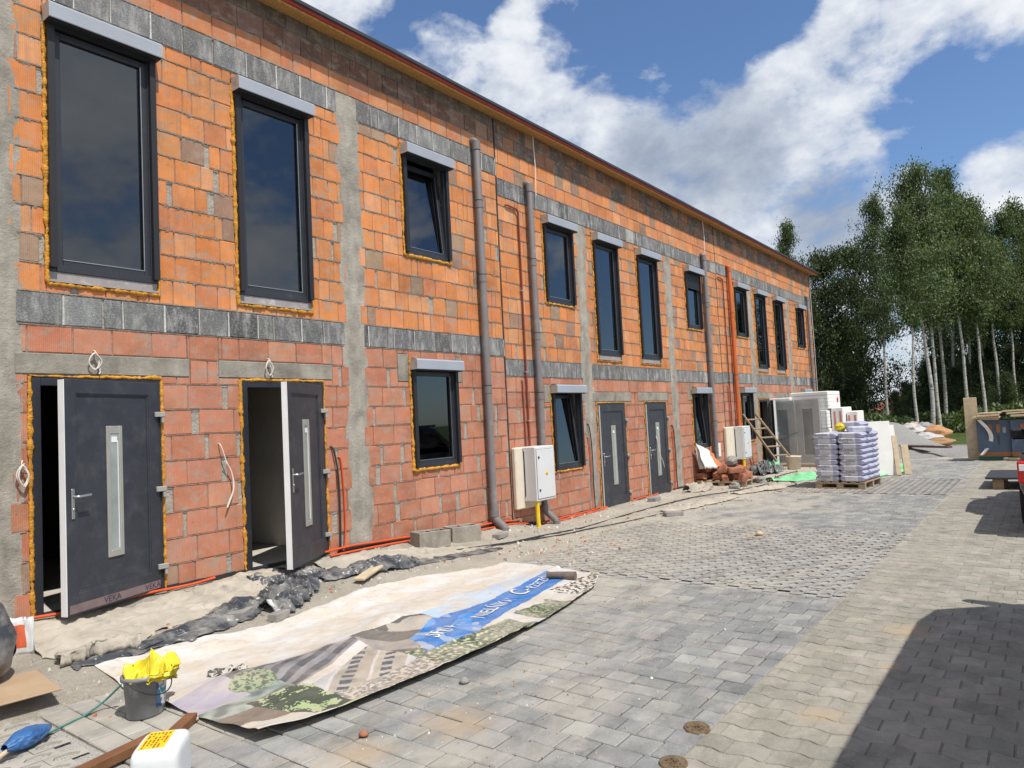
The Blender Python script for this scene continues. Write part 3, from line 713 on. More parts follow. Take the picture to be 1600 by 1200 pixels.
def door(u,op,ang=0.):
    k,x0,x1,z0,z1,kind=op
    b=MB(); ringbox(b,x0,x1,z0-.02,z1,.07,-.01,.07,wb=.025)
    w=b.build('door',M['anth'],house)
    hx=x1-.045; wd=x1-x0-.09; ht=z1-z0-.05; mt=T(hx,-.014,z0+.012)@Matrix.Rotation(rad(ang),4,'Z')@T(-wd,0,0)
    l=MB(); 
    fr=.11
    l.obox(mt@T(wd/2,.022,ht/2),wd/2,.022,ht/2-.0,ch=.003)
    ringbox(l,0,wd,0,ht,fr,-.018,.0005,mt,wb=.17,wt=.12)
    ringbox(l,fr-.004,wd-fr+.004,.166,ht-.116,.02,-.010,.0012,mt)
    l.build('door_leaf',M['anthdoor'],w)
    e=MB(); e.obox(mt@T(-.003,.012,ht/2),.004,.03,ht/2-.004); e.build('leaf_edge',M['white'],w)
    gx=wd*.50; zz0,zz1=.40,ht-.40
    if ang>25: zz0=.38
    s=MB(); ringbox(s,gx-.085,gx+.085,zz0,zz1,.036,-.014,.0015,mt,wb=.06,wt=.07); s.build('steel_surround',M['steelstrip'],w)
    g=MB(); g.obox(mt@T(gx,-.004,(zz0+zz1)/2),.052,.005,(zz1-zz0)/2-.06); g.build('glass_strip',M['frost'],w)
    gl=MB(); gl.obox(mt@T(gx+.032,-.0115,(zz0+zz1)/2-.03),.003,.003,(zz1-zz0)/2-.1); gl.obox(mt@T(gx-.005,-.0115,zz1-.12),.03,.002,.025); gl.build('bright_bead',M['white'],w)
    h=MB(); hz=.94; hxl=.062
    h.obox(mt@T(hxl,-.024,hz-.03),.015,.006,.125,ch=.004)
    h.tube([mt@Vector(p) for p in ((hxl,-.03,hz+.03),(hxl,-.075,hz+.03),(hxl+.02,-.08,hz+.03),(hxl+.125,-.08,hz+.035))],.0105,8)
    h.lathe([(0,-.008),(.011,-.008),(.011,.008),(0,.008)],mt@T(hxl,-.03,hz-.075,rx=rad(90)),10)
    h.build('door_handle',M['steel'],w)
    for zz in (.22,.95,1.66):
        q=MB(); q.obox(T(hx+.012,-.05,z0+zz),.05,.018,.024,ch=.005); q.obox(T(hx+.042,-.045,z0+zz-.05),.014,.016,.03,ch=.004); q.build('hinge',M['steelstrip'],w)
    f=MB(); r_=.019 if u==0 else .012
    foam_bead(f,[(x0-.012,-.004,z0-.0),(x0-.012,-.004,z1+.01)],r_); foam_bead(f,[(x0-.012,-.004,z1+.012),(x1+.012,-.004,z1+.012)],r_*.75); foam_bead(f,[(x1+.012,-.004,z1),(x1+.012,-.004,z0)],r_*.8)
    f.build('mounting_foam',M['foam'],w)
    if u==0 and k=='e':           # strip of protective film with its lettering at the foot of the leaf
        q=MB(); q.obox(mt@T(wd/2,-.0195,.05),wd/2-.02,.001,.035); q.build('protective_film',simple('pinkish_film',(.22,.16,.16),.5,.3,8,.05),w)
        for xx in (.35,.80):
            vs,fs=text_mesh('VEKA',.075); q=MB(); q.add([mt@Vector((xx+p[0],-.0215,.025+p[1])) for p in vs],fs); q.build('film_lettering',simple('dark_ink',(.02,.02,.06),.6,0,5,0),w)
for u in range(3):
    for op in openings(u):
        if op[5]=='door': door(u,op,20 if (u==0 and op[0]=='e') else (31 if (u==0 and op[0]=='f') else (24 if u==2 and op[0]=='e' else 0)))
        else: window(u,op,tilt=(op[0]=='G' and u==0) or (op[0] in'dg' and u==1), slats=.33 if (op[0]=='G' and u==1) else 0)
# ---------- drain pipes on the facade
def drain(x,ztop,zbot,r,mat,hook=True,mid=(4.9,3.7,2.9,1.5),foot=True,y=-.09,s=1):
    mb=MB(); pts=[(x,.02,ztop),(x,-.03,ztop+.005),(x,-.07,ztop-.02),(x,y,ztop-.07),(x,y,(ztop+zbot)/2)]
    if foot: pts+=[(x,y,zbot+.28),(x+.015,y-.02,zbot+.22),(x+.05,y-.14,zbot+.12),(x+.055,y-.16,zbot+.05),(x+.055,y-.16,zbot-.12)]
    else: pts+=[(x,y,zbot)]
    mb.tube(pts,r,16)
    mb.tube([(x,y,ztop-.02),(x,y,ztop-.16)],r*1.16,16)
    if foot: mb.tube([(x,y,zbot+.27),(x,y,zbot+.36)],r*1.14,16); mb.tube([(x+.055,y-.16,zbot+.02),(x+.055,y-.16,zbot+.1)],r*1.14,16)
    for z in mid: mb.tube([(x,y,z),(x,y,z+.11)],r*1.10,16)
    p=mb.build('drain_pipe',mat,house)
    rg=MB()
    for z in mid: rg.tube([(x,y,z+.112),(x,y,z+.122)],r*1.13,16)
    rg.build('pipe_clamp',M['ring'],p)
drain(8.36,6.12,.08,.058,M['pipe'],mid=(5.05,3.9,2.2))
drain(9.73,5.78,.0,.055,M['pipe'],mid=(4.35,3.1,2.1))
drain(17.33,5.76,.0,.06,M['pipe'],mid=(4.4,2.9,1.4),foot=False)
drain(19.1,5.72,-.02,.054,M['orangepipe'],mid=(4.3,2.6),foot=False)
drain(27.0,5.76,.0,.055,M['pipe'],mid=(4.0,2.5),foot=False)
for (x,z1,mat) in ((9.45,5.26,'thinpipe'),(18.72,5.3,'thinpipe')):
    mb=MB(); mb.tube([(x-.32,.01,z1+.03),(x-.3,-.03,z1+.03),(x-.04,-.035,z1+.01),(x,-.035,z1-.05),(x,-.035,.9)],.016,10)
    mb.tube([(x-.1,.01,2.43),(x-.1,-.03,2.40),(x-.1,-.035,.9)],.014,8); c=mb.build('conduit',M[mat],house)
    cl=MB()
    for z in (3.9,2.55,1.75): cl.box(x-.03,x+.03,-.055,-.01,z,z+.018)
    cl.build('conduit_clip',M['shutter'],c)
for u in (1,2):     # dark joint between the houses
    mb=MB(); x=UX[u]; mb.box(x-.010,x+.010,-.003,.02,-.1,ZR-.02); mb.build('joint_strip',simple('dark_joint',(.05,.04,.035),.95,.3,9,.2),house)
# studded membrane along the foot of the wall
mb=MB(); MEM=simple('black_membrane',(.03,.03,.033),.6,.3,9,.8,90)
for i in range(200):
    a=2.0+i*.12; b=a+.12
    if any(h[2]<0 and h[0]-.05<(a+b)/2<h[1]+.05 for h in HOLES):
        if mb.v: mb.build('studded_membrane',MEM,house); mb=MB()
        continue
    z=bank(a,0); c=.055+.02*nz(a,3,0,4)
    mb.quad((a,-.03,z-.05),(b,-.03,z-.05),(b,-.02,z+c),(a,-.02,z+c))
if mb.v: mb.build('studded_membrane',MEM,house)
# ------------------------------------------------------------------ ground, paving, sand
g=MB(); g.quad((-1500,-1500,-.06),(1500,-1500,-.06),(1500,1500,-.06),(-1500,1500,-.06)); tag(g.build('ground',M['ground']),kind='structure')
g=MB(); g.quad((-6,-14,-.020),(27.5,-14,-.020),(27.5,.0,-.020),(-6,.0,-.020)); tag(g.build('bedding_layer',M['sand']),kind='structure')
GP=[(.265,.266,.258),(.25,.252,.247),(.285,.284,.272),(.228,.232,.23),(.265,.264,.255),(.34,.335,.315),(.245,.247,.242)]
def paver(mb,x0,x1,y0,y1,col,g=.004,h=.02,z=0.):
    x0+=g;x1-=g;y0+=g;y1-=g; c=.007; z=z+R(-.003,.002); tx,ty=R(-.002,.002),R(-.002,.002)
    j=lambda:R(-.0025,.0025)
    t=[(x0+c+j(),y0+c+j(),z-tx-ty),(x1-c+j(),y0+c+j(),z+tx-ty),(x1-c+j(),y1-c+j(),z+tx+ty),(x0+c+j(),y1-c+j(),z-tx+ty)]
    m_=[(x0,y0,z-.007),(x1,y0,z-.007),(x1,y1,z-.007),(x0,y1,z-.007)]
    b=[(x0,y0,z-h),(x1,y0,z-h),(x1,y1,z-h),(x0,y1,z-h)]
    mb.add(t+m_+b,[(0,1,2,3)]+[(i,i+4,(i+1)%4+4,(i+1)%4) for i in range(4)]+[(i+4,i+8,(i+1)%4+8,(i+1)%4+4) for i in range(4)],col)
pv=MB()
def field(x0,x1,ymax=-.05):
    x=x0
    while x<x1-.05:
        w=R(.158,.185); xb=min(x+w,x1)
        y=-5.235+ (0 if random.random()<.5 else -.0)
        first=True
        while y<ymax:
            l=random.choice((.13,.165,.165,.2,.2,.25))
            if first: l*=R(.4,1); first=False
            paver(pv,x,xb,y,min(y+l,ymax),jit(random.choice(GP),.09,.015)); y+=l
        x=xb
field(1.85,6.958); field(10.8,15.3); field(18.5,24.5)
tag(pv.build('paving',M['paver']),kind='structure')
gp=MB(); gv=MB()
def gridfield(x0,x1,y0,y1):
    s=.20
    nx=int((x1-x0)/s); ny=int((y1-y0)/(s*.62))
    for i in range(nx):
        for j in range(ny):
            cx=x0+(i+.5)*s+(0 if j%2 else s*.5); cy=y0+(j+.5)*s*.62
            if j%2 and i==0:
                paver(gp,x0,x0+s*.5,cy-s*.31,cy+s*.31,jit((.33,.32,.30),.12,.02),g=.001)
            if cx+s/2>x1:
                paver(gp,cx-s/2,x1,cy-s*.31,cy+s*.31,jit((.33,.32,.30),.12,.02),g=.001); continue
            hx,hy=s/2-.001,s*.31-.0005; ax,ay=hx*.74,hy*.70; z=R(-.003,.003); col=jit((.33,.32,.30),.12,.02); d=-.03
            ro=[(cx-hx,cy-hy,z),(cx+hx,cy-hy,z),(cx+hx,cy+hy,z),(cx-hx,cy+hy,z)]
            ri=[(cx-ax,cy,z),(cx-ax*.35,cy-ay,z),(cx+ax*.6,cy-ay,z),(cx+ax,cy,z),(cx+ax*.35,cy+ay,z),(cx-ax*.6,cy+ay,z)]
            lo_=[(p[0],p[1],d) for p in ri]
            gp.add(ro+ri+lo_,[(0,1,5,4),(1,6,5),(1,7,6),(1,2,8,7),(2,3,9,8),(3,0,4,9)]+[(4+k,4+(k+1)%6,10+(k+1)%6,10+k) for k in range(6)],col)
    gv.grid(int((x1-x0)/.05),int((y1-y0)/.05),lambda s_,t:(x0+(x1-x0)*s_,y0+(y1-y0)*t,-.014+.005*nz(x0+(x1-x0)*s_,(y1-y0)*t,0,25)))
gridfield(6.96,10.79,-5.25,-.05); gridfield(15.31,18.49,-5.45,-.05); gridfield(-2.5,1.84,-5.1,-.05)
tag(gp.build('grid_paving',M['paver']),kind='structure'); tag(gv.build('gravel_fill',M['gravel']),kind='structure')
dv=MB(); DB=[(.325,.305,.255),(.31,.29,.245),(.34,.315,.265),(.32,.30,.25)]
rw,bl=.165,.20
def xw(y): # zig-zag bed joint
    t=(y/.10)%2; t=t if t<1 else 2-t
    return .011*(min(1,max(0,(t-.25)/.5))*2-1)
i=0; x=-3.
while x<27.4:
    y=-14+ (bl/2 if i%2 else 0); off=(i%2)*.1
    far=x>16
    while y<-5.24:
        l=bl*(2 if far and False else 1); y1=min(y+l,-5.24-.0); g_=.0026
        if y1-y<.03: break
        ys=[y+g_]+[yy for yy in (y+.025,y+.075,y+.125,y+.175) if yy<y1-g_]+[y1-g_]
        z=R(-.0025,.002); col=jit(random.choice(DB),.09,.02); n=len(ys); c=.004
        top=[(x+xw(q)+g_+c,min(max(q,y+g_+c),y1-g_-c),z) for q in ys]+[(x+rw+xw(q)-g_-c,min(max(q,y+g_+c),y1-g_-c),z) for q in ys[::-1]]
        lo_=[(x+xw(q)+g_,q,z-.009) for q in ys]+[(x+rw+xw(q)-g_,q,z-.009) for q in ys[::-1]]
        N2=2*n
        dv.add(top+lo_,[tuple(range(N2))[::-1]]+[(k,(k+1)%N2,N2+(k+1)%N2,N2+k) for k in range(N2)],col)
        y+=l
    x+=rw; i+=1
tag(dv.build('driveway',M['driveblock']),kind='structure')
jf=MB(); jf.quad((-3,-14,-.0075),(27.4,-14,-.0075),(27.4,-5.2,-.0075),(-3,-5.2,-.0075)); tag(jf.build('joint_sand',M['sand']),kind='structure')
def sandz(x,y):
    e=-1.25 if x<9 else (-1.25-.12*(x-9)); e=max(e,-2.3)
    e+=.22*nz(x,2.,0,1.1)+.12*nz(x,y,4,3.3)
    t=sm(e-.35,e+.30,y)
    lump=.018*nz(x,y,0,2.3)+.010*nz(x,y,3,6)+.006*nz(x,y,7,15)
    return bank(x,y)+ -.022+t*(.034+lump*1.3) if t<1 else bank(x,y)+.012+lump
sd=MB(); sd.grid(520,54,lambda s,t:(1.2+24.3*s,-2.9+2.92*t,sandz(1.2+24.3*s,-2.9+2.92*t)))
tag(sd.build('sand_strip',M['sand']),kind='structure')
# ------------------------------------------------------------------ things on the site
def gz(x,y):            # top of the sand or paving under a point
    return max(sandz(x,y),0.0)
# ---- meter cabinets
def cabinet(x,zb,h,w,px0,label,slab_h,vents):
    t=empty('meter_cabinet',(x,0,0),0,label,'meter cabinet','meter cabinets on the facade')
    p=MB(); p.obox(T(px0-x+.33,-.05,zb+h/2-.06),.33,.045,h/2+.06,ch=.02); p.build('back_panel',M['cream'],t)
    b=MB(); b.obox(T(w/2,-.225,zb+h/2),w/2,.125,h/2,ch=.012); b.obox(T(.02,-.105,zb+h*.5),.02,.03,h*.42); b.build('cabinet_body',M['cabinet'],t)
    d=MB(); d.obox(T(w/2,-.356,zb+h/2-.005),w/2-.022,.006,h/2-.045,ch=.005); d.build('cabinet_door',M['cabinet'],t)
    s=MB(); s.obox(T(w/2,-.350,zb+h/2-.005),w/2-.017,.003,h/2-.040); s.build('door_seal',M['ring'],t)
    for zz in (h*.80,h*.20):
        k=MB(); k.lathe([(0,.012),(.016,.012),(.02,0)],T(.07,-.362,zb+zz,rx=rad(90)),12); k.build('lock',M['rail'],t)
    k=MB(); k.lathe([(0,.003),(.035,.003),(.036,0)],T(w/2+.01,-.3625,zb+h*.5,rx=rad(90)),20); k.build('sticker',M['yellow'],t)
    k=MB(); k.tube([(.06,-.30,zb+.01),(.06,-.30,.22),(.07,-.31,-.05)],.034,14); k.build('gas_pipe',M['yellow'],t)
    f=MB(); f.obox(T(w+.02,-.2,zb+h*.36),.02,.06,.12); f.build('side_vent',M['white'],t)
    return t
cabinet(9.14,.48,.86,.53,8.96,'pale grey meter cabinet with yellow round sticker and yellow pipe, nearer of the two',1,1)
cabinet(18.62,.46,.87,.56,18.10,'pale grey meter cabinet in front of the orange drain pipe, beside the ladder',1,1)
# ---- white cables dangling from the wall
def cable(name,label,pts,r=.006,mat='wire',cat='cable',group=None,n=6):
    P_=[]; V=[Vector(p) for p in pts]
    for i in range(len(V)-1):          # catmull-rom
        p0,p1,p2,p3=V[max(i-1,0)],V[i],V[i+1],V[min(i+2,len(V)-1)]
        for k in range(n):
            t=k/n; P_.append(.5*((2*p1)+(p2-p0)*t+(2*p0-5*p1+4*p2-p3)*t*t+(3*p1-p0-3*p2+p3)*t**3))
    P_.append(V[-1]); mb=MB(); mb.tube(P_,r,7); return tag(mb.build(name,M[mat]),label,cat,group)
def coil(x,z,w,h,turns,label,hang=0):
    pts=[(x,.02,z),(x,-.03,z)]
    for i in range(turns*4+1):
        a=i*math.pi/2; pts.append((x+w*math.sin(a)*(.6+.4*R(.5,1))+R(-.01,.01),-.035-R(0,.03),z-h*.5+h*.5*math.cos(a)*R(.8,1)-.02))
    if hang: pts+= [(x+w*.8,-.04,z-h-hang*.4),(x+w*.5,-.05,z-h-hang)]
    cable('hanging_cable',label,pts,.0055,'wire','cable')
coil(2.255,1.63,.045,.20,3,'bundle of looped white cable hanging on the bricks left of the dark blue door')
coil(2.83,2.58,.05,.16,2,'white cable loops dangling on the grey lintel above the leftmost door',.05)
coil(4.62,2.58,.045,.17,2,'white cable loop dangling on the lintel above the open grey door',.03)
cable('hanging_cable','long white cable drooping down the bricks between the two nearest doors',[(4.02,.02,1.68),(4.02,-.04,1.66),(4.07,-.05,1.50),(4.13,-.05,1.36),(4.14,-.05,1.2),(4.09,-.05,1.08),(4.06,-.06,1.02),(4.09,-.05,1.06),(4.15,-.05,1.22),(4.12,-.05,1.4),(4.05,-.05,1.5)],.006)
for x,zt,lb in ((5.50,1.57,'black cable stub running down the bricks right of the open grey door'),(11.38,1.65,'black cable running down the concrete beside the closed door with long handle'),(15.02,1.5,'black cable curving down the concrete right of the second closed door')):
    cable('wall_cable',lb,[(x-.06,.0,zt),(x-.03,-.03,zt-.06),(x+.02,-.03,zt-.35),(x+.03,-.03,zt-.8),(x+.02,-.03,zt-1.15),(x,-.05,gz(x,-.1)-.02)],.011,'blackwire','cable')
for x,zt,lb in ((5.58,1.38,'orange conduit running down the bricks beside the concrete column near the open door'),(11.32,1.35,'orange conduit running down the bricks left of the closed door with handle'),(14.95,1.3,'orange conduit running down beside the second closed door')):
    cable('wall_conduit',lb,[(x-.03,.01,zt+.05),(x,-.02,zt),(x+.03,-.02,zt-.5),(x+.01,-.03,zt-.95),(x-.05,-.06,bank(x,0)+.03)],.010,'duct','conduit')
cable('hanging_cable','thin white cable by the handle of the second closed door',[(14.15,.01,1.32),(14.13,-.04,1.2),(14.2,-.05,.9),(14.3,-.06,.75),(14.36,-.06,.6)],.007)
def along(x0,x1,z,y,n,sd): return [(x0+(x1-x0)*i/n,y+.025*nz(i*.7,sd),bank(x0+(x1-x0)*i/n,y)+z+.02*nz(i*.6,sd+3)) for i in range(n+1)]
for (a,b,z,y,sd,lb) in ((2.1,3.9,.05,-.07,1,'orange conduit lying along the foot of the wall under the leftmost door'),(5.25,8.9,.07,-.06,2,'upper orange conduit along the wall foot behind the hollow concrete blocks'),(5.3,9.2,.035,-.11,3,'lower orange conduit along the wall foot behind the hollow concrete blocks'),(9.6,11.75,.05,-.09,4,'orange conduit at the wall foot between near meter cabinet and closed door'),(9.9,11.6,.03,-.14,5,'second orange conduit at the wall foot just before the closed door'),(12.7,13.9,.05,-.1,6,'orange conduit at the wall foot between the two closed doors')):
    cable('floor_conduit',lb,along(a,b,z,y,9,sd),.013,'duct','conduit',n=4)
def on(pts,r): return [(x,y,gz(x,y)+r*.8) for x,y in pts]
cable('ground_cable','black cable snaking over the sand from the hollow blocks towards the brick pile',on([(6.9,-.72),(7.48,-.81),(8.47,-.91),(9.3,-.86),(10.06,-.82),(11.64,-.82),(13.66,-.94),(14.99,-1.3),(16.6,-1.5),(18.5,-1.2),(20.1,-1.25)],.011),.011,'blackwire')
cable('ground_cable','second black cable on the sand, nearer the paving',on([(6.6,-.62),(7.66,-.78),(8.75,-1.05),(9.5,-1.0),(10.19,-1.15),(11.86,-1.34),(13.2,-1.5)],.010),.010,'blackwire')
cable('ground_cable','tangled black cable in loops on the sand by the bag pallet',on([(15.6,-1.9),(16.6,-1.65),(17.3,-1.3),(17.0,-1.7),(16.3,-2.0),(16.9,-2.1),(17.8,-1.5),(18.6,-1.1)],.011),.011,'blackwire')
cable('pull_cord','teal rope stretched from the grey bucket over the grid paving',on([(1.62,-2.02),(1.74,-1.89),(1.90,-1.82),(2.0,-1.78)],.006)+[(2.12,-1.79,.06),(2.19,-1.88,.16)],.007,'rope','rope')
cable('hose_piece','yellow hose piece lying on the dusty sheet before the open door',on([(5.2,-.25),(5.3,-.3),(5.38,-.42),(5.46,-.47)],.014),.014,'yellow','hose')
# ---- crumpled sheets
def ribbon(name,path,label,cat,mat,h,seed,nu=90,nv=26,freq=5.,edge=.006,base=.004,crease=0):
    """sheet laid along a path of (x,y,halfwidth,height): folded, wrinkled, resting on the ground"""
    P_=[];n=len(path)
    def ev(s):
        f=s*(n-1); i=min(int(f),n-2); t=f-i; t=t*t*(3-2*t)*.5+t*.5
        return [path[i][k]*(1-t)+path[i+1][k]*t for k in range(4)]
    rg=random.Random(int(seed*10)); plen=sum(math.dist(path[i][:2],path[i+1][:2]) for i in range(n-1)); wmax=max(p[2] for p in path)
    folds=[]
    if crease:
        for _ in range(int(crease*plen/.16)):
            an=rg.gauss(0,.5); folds.append((rg.uniform(0,plen),rg.uniform(-.9,.9)*wmax,math.cos(an),math.sin(an),rg.uniform(.10,.42),rg.uniform(.012,.045),rg.uniform(.2,1)))
    def fn(s,t):
        a=ev(s); b=ev(min(1,s+.01)); c=ev(max(0,s-.01)); d=Vector((b[0]-c[0],b[1]-c[1],0)).normalized(); pr=Vector((-d.y,d.x,0))
        q=(t-.5)*2; w=a[2]*(1+.35*mn.noise(Vector((s*9,q*.6,seed)))+.18*mn.noise(Vector((s*31,q,seed+4))))
        x=a[0]+pr.x*q*w+.03*mn.noise(Vector((s*14,q*3,seed+8))); y=a[1]+pr.y*q*w+.03*mn.noise(Vector((s*14,q*3,seed+11)))
        ed=1-abs(q)**4
        hh=a[3]*h
        r1=1-abs(mn.noise(Vector((x*freq,y*freq,seed))))*2
        r2=1-abs(mn.noise(Vector((x*freq*2.3,y*freq*2.3,seed+3))))*2
        r3=1-abs(mn.noise(Vector((x*freq*4,y*freq*4,seed+6))))*2
        wv=mn.noise(Vector((x*2,y*2,seed+20)))
        r1=1-abs(mn.noise(Vector(((x+wv*.2)*freq*.55,(y+wv*.2)*freq*1.5,seed))))*2.6
        z=hh*(max(0,r1)**1.3*.66+max(0,r2)**1.3*.28+max(0,r3)*.07)*(.25+.75*ed)+edge*ed
        if crease:
            P1,P2=s*plen,q*a[2]; zf=0
            for (c1,c2,ca,sa,hl,hw,hh_) in folds:
                dx,dy=P1-c1,P2-c2; u_=abs(dx*ca+dy*sa); 
                if u_>hl: continue
                v_=abs(-dx*sa+dy*ca)
                if v_<hw*2.2: zf=max(zf,hh_*(1-u_/hl)**.5*max(0,1-v_/(hw*2.2)))
            z=z*.20+hh*.70*zf*(.4+.6*ed)
        return (x,y,gz(x,y)+base+z)
    mb=MB(); mb.grid(nu,nv,fn); o=mb.build(name,M[mat],solid=.002); return tag(o,label,cat)
ribbon('floor_fleece',[(2.15,-.45,.32,1),(2.8,-.5,.36,1),(3.6,-.45,.34,1),(4.3,-.3,.24,1),(4.9,-.3,.2,.8)],'dusty beige fleece sheet laid along the wall under the leftmost door','floor sheet','fleece',.085,3.3,240,90,3.2,crease=9)
ribbon('floor_fleece',[(5.0,-.34,.22,1),(5.7,-.42,.26,1),(6.4,-.55,.2,1),(7.0,-.7,.13,.7),(7.5,-.85,.05,.4)],'dusty beige fleece sheet on the ground right of the open grey door','floor sheet','fleece',.06,8.1,200,70,3.5,crease=9)
ribbon('plastic_sheeting',[(2.70,-.95,.09,.5),(3.1,-.97,.15,.8),(3.5,-.90,.17,1),(3.75,-.80,.15,1.2),(4.0,-.62,.13,1.2)],'long crumpled strip of black plastic sheeting between beige fleece and white banner','plastic sheet','blacksheet',.10,12.7,220,60,4.0,crease=7)
ribbon('plastic_sheeting',[(3.86,-.98,.16,1),(4.1,-.86,.23,1.3),(4.35,-.74,.22,1.3),(4.55,-.62,.16,1)],'heaped lump of black plastic sheeting before the open grey door','plastic sheet','blacksheet',.19,17.2,190,110,3.2,crease=14)
ribbon('plastic_sheeting',[(4.15,-.30,.14,1),(4.5,-.36,.2,1.1),(4.85,-.45,.18,.9),(5.1,-.52,.12,.7)],'tangled black plastic sheeting on the threshold of the open grey door','plastic sheet','blacksheet',.11,21.4,200,90,3.6,crease=12)
ribbon('plastic_sheeting',[(4.75,-.62,.07,.5),(5.2,-.62,.10,.8),(5.55,-.66,.15,1.25),(5.9,-.72,.15,1.2),(6.05,-.74,.08,.9)],'folded black plastic sheeting with raised ends beside a short board','plastic sheet','blacksheet',.14,25.9,200,70,3.4,crease=10)
ribbon('plastic_sheeting',[(6.0,-.75,.08,.4),(6.6,-.80,.10,.4),(7.1,-.86,.13,.5),(7.45,-.92,.05,.4)],'flat grey-black plastic strip pointing towards the grid paving','plastic sheet','blacksheet',.06,29.3,120,40,5,crease=6)
ribbon('plastic_sheeting',[(2.25,-.98,.05,.5),(2.6,-1.0,.07,.6),(2.9,-.98,.05,.5)],'narrow dark plastic strip at the left end of the white banner','plastic sheet','blacksheet',.06,33.3,90,30,5,crease=6)
ribbon('fleece_roll',[(2.18,-.88,.05,1.2),(2.4,-.90,.055,1.2),(2.75,-.93,.05,1.2)],'rolled beige sheet edge lying left of the black plastic strip','floor sheet','fleece',.07,37.3,60,16,3,edge=.05)
ribbon('green_sheeting',[(17.3,-1.35,.25,1),(17.7,-1.75,.42,1),(18.4,-1.9,.45,1),(19.1,-1.7,.3,1)],'pale green plastic sheeting spread left of the bag pallet','plastic sheet','greensheet',.10,41.0,70,30,1.8)
ribbon('green_sheeting',[(18.9,-3.2,.25,1),(19.6,-3.45,.3,1),(20.3,-3.65,.28,1),(20.7,-3.75,.1,.8)],'folded pale green plastic sheeting right of the bag pallet','plastic sheet','greensheet',.22,45.0,70,30,1.8)
ribbon('dirty_sheeting',[(11.7,-1.25,.1,.5),(12.4,-1.4,.16,1),(13.4,-1.55,.18,1),(14.2,-1.65,.1,.6)],'dusty crumpled sheet on the sand in front of the closed doors','floor sheet','fleece',.09,49.0,140,50,3.5,crease=7)
ribbon('dirty_sheeting',[(14.6,-1.5,.12,.7),(15.4,-1.75,.2,1),(16.2,-1.9,.2,1),(16.8,-1.6,.12,.8)],'grey dusty sheet crumpled between brick pile and bag pallet','floor sheet','fleece',.12,53.0,140,50,3.5,crease=7)
ribbon('dark_sheeting',[(18.7,-.55,.2,1),(19.3,-.62,.3,1.2),(20.0,-.62,.28,1),(20.5,-.6,.15,.6)],'dark rubbish heap of green and black sheeting at the foot of the ladder','rubbish','blacksheet',.42,57.0,140,70,3,crease=8)
ribbon('green_sheeting',[(19.2,-.72,.08,1),(19.6,-.76,.1,1),(19.9,-.8,.05,1)],'small dark green plastic scrap on the rubbish heap by the ladder','plastic sheet','greensheet',.35,58.2,40,16,3)
# ---- the printed banner lying face up, dusty, with one printed edge
BP=[(4.14,-2.56),(4.81,-2.3),(5.37,-2.36),(6.71,-2.17),(6.62,-2.52),(5.16,-2.78),(4.59,-2.93),(3.98,-2.89)]
def inpoly(x,y,P_):
    r=False;j=len(P_)-1
    for i in range(len(P_)):
        (xi,yi),(xj,yj)=P_[i],P_[j]
        if (yi>y)!=(yj>y) and x<(xj-xi)*(y-yi)/(yj-yi)+xi: r=not r
        j=i
    return r
def lerp_list(L_,x):
    if x<=L_[0][0]: return L_[0][1]
    for (a,b),(c,d) in zip(L_,L_[1:]):
        if x<=c: return b+(d-b)*(x-a)/(c-a)
    return L_[-1][1]
TOP=[(2.36,-2.12),(2.6,-2.06),(3.0,-2.02),(3.4,-2.12),(3.87,-2.16),(4.35,-2.16),(4.6,-2.16),(4.75,-2.12),(5.1,-2.06),(5.6,-1.98),(6.3,-1.9),(6.62,-2.05),(6.9,-2.15)]
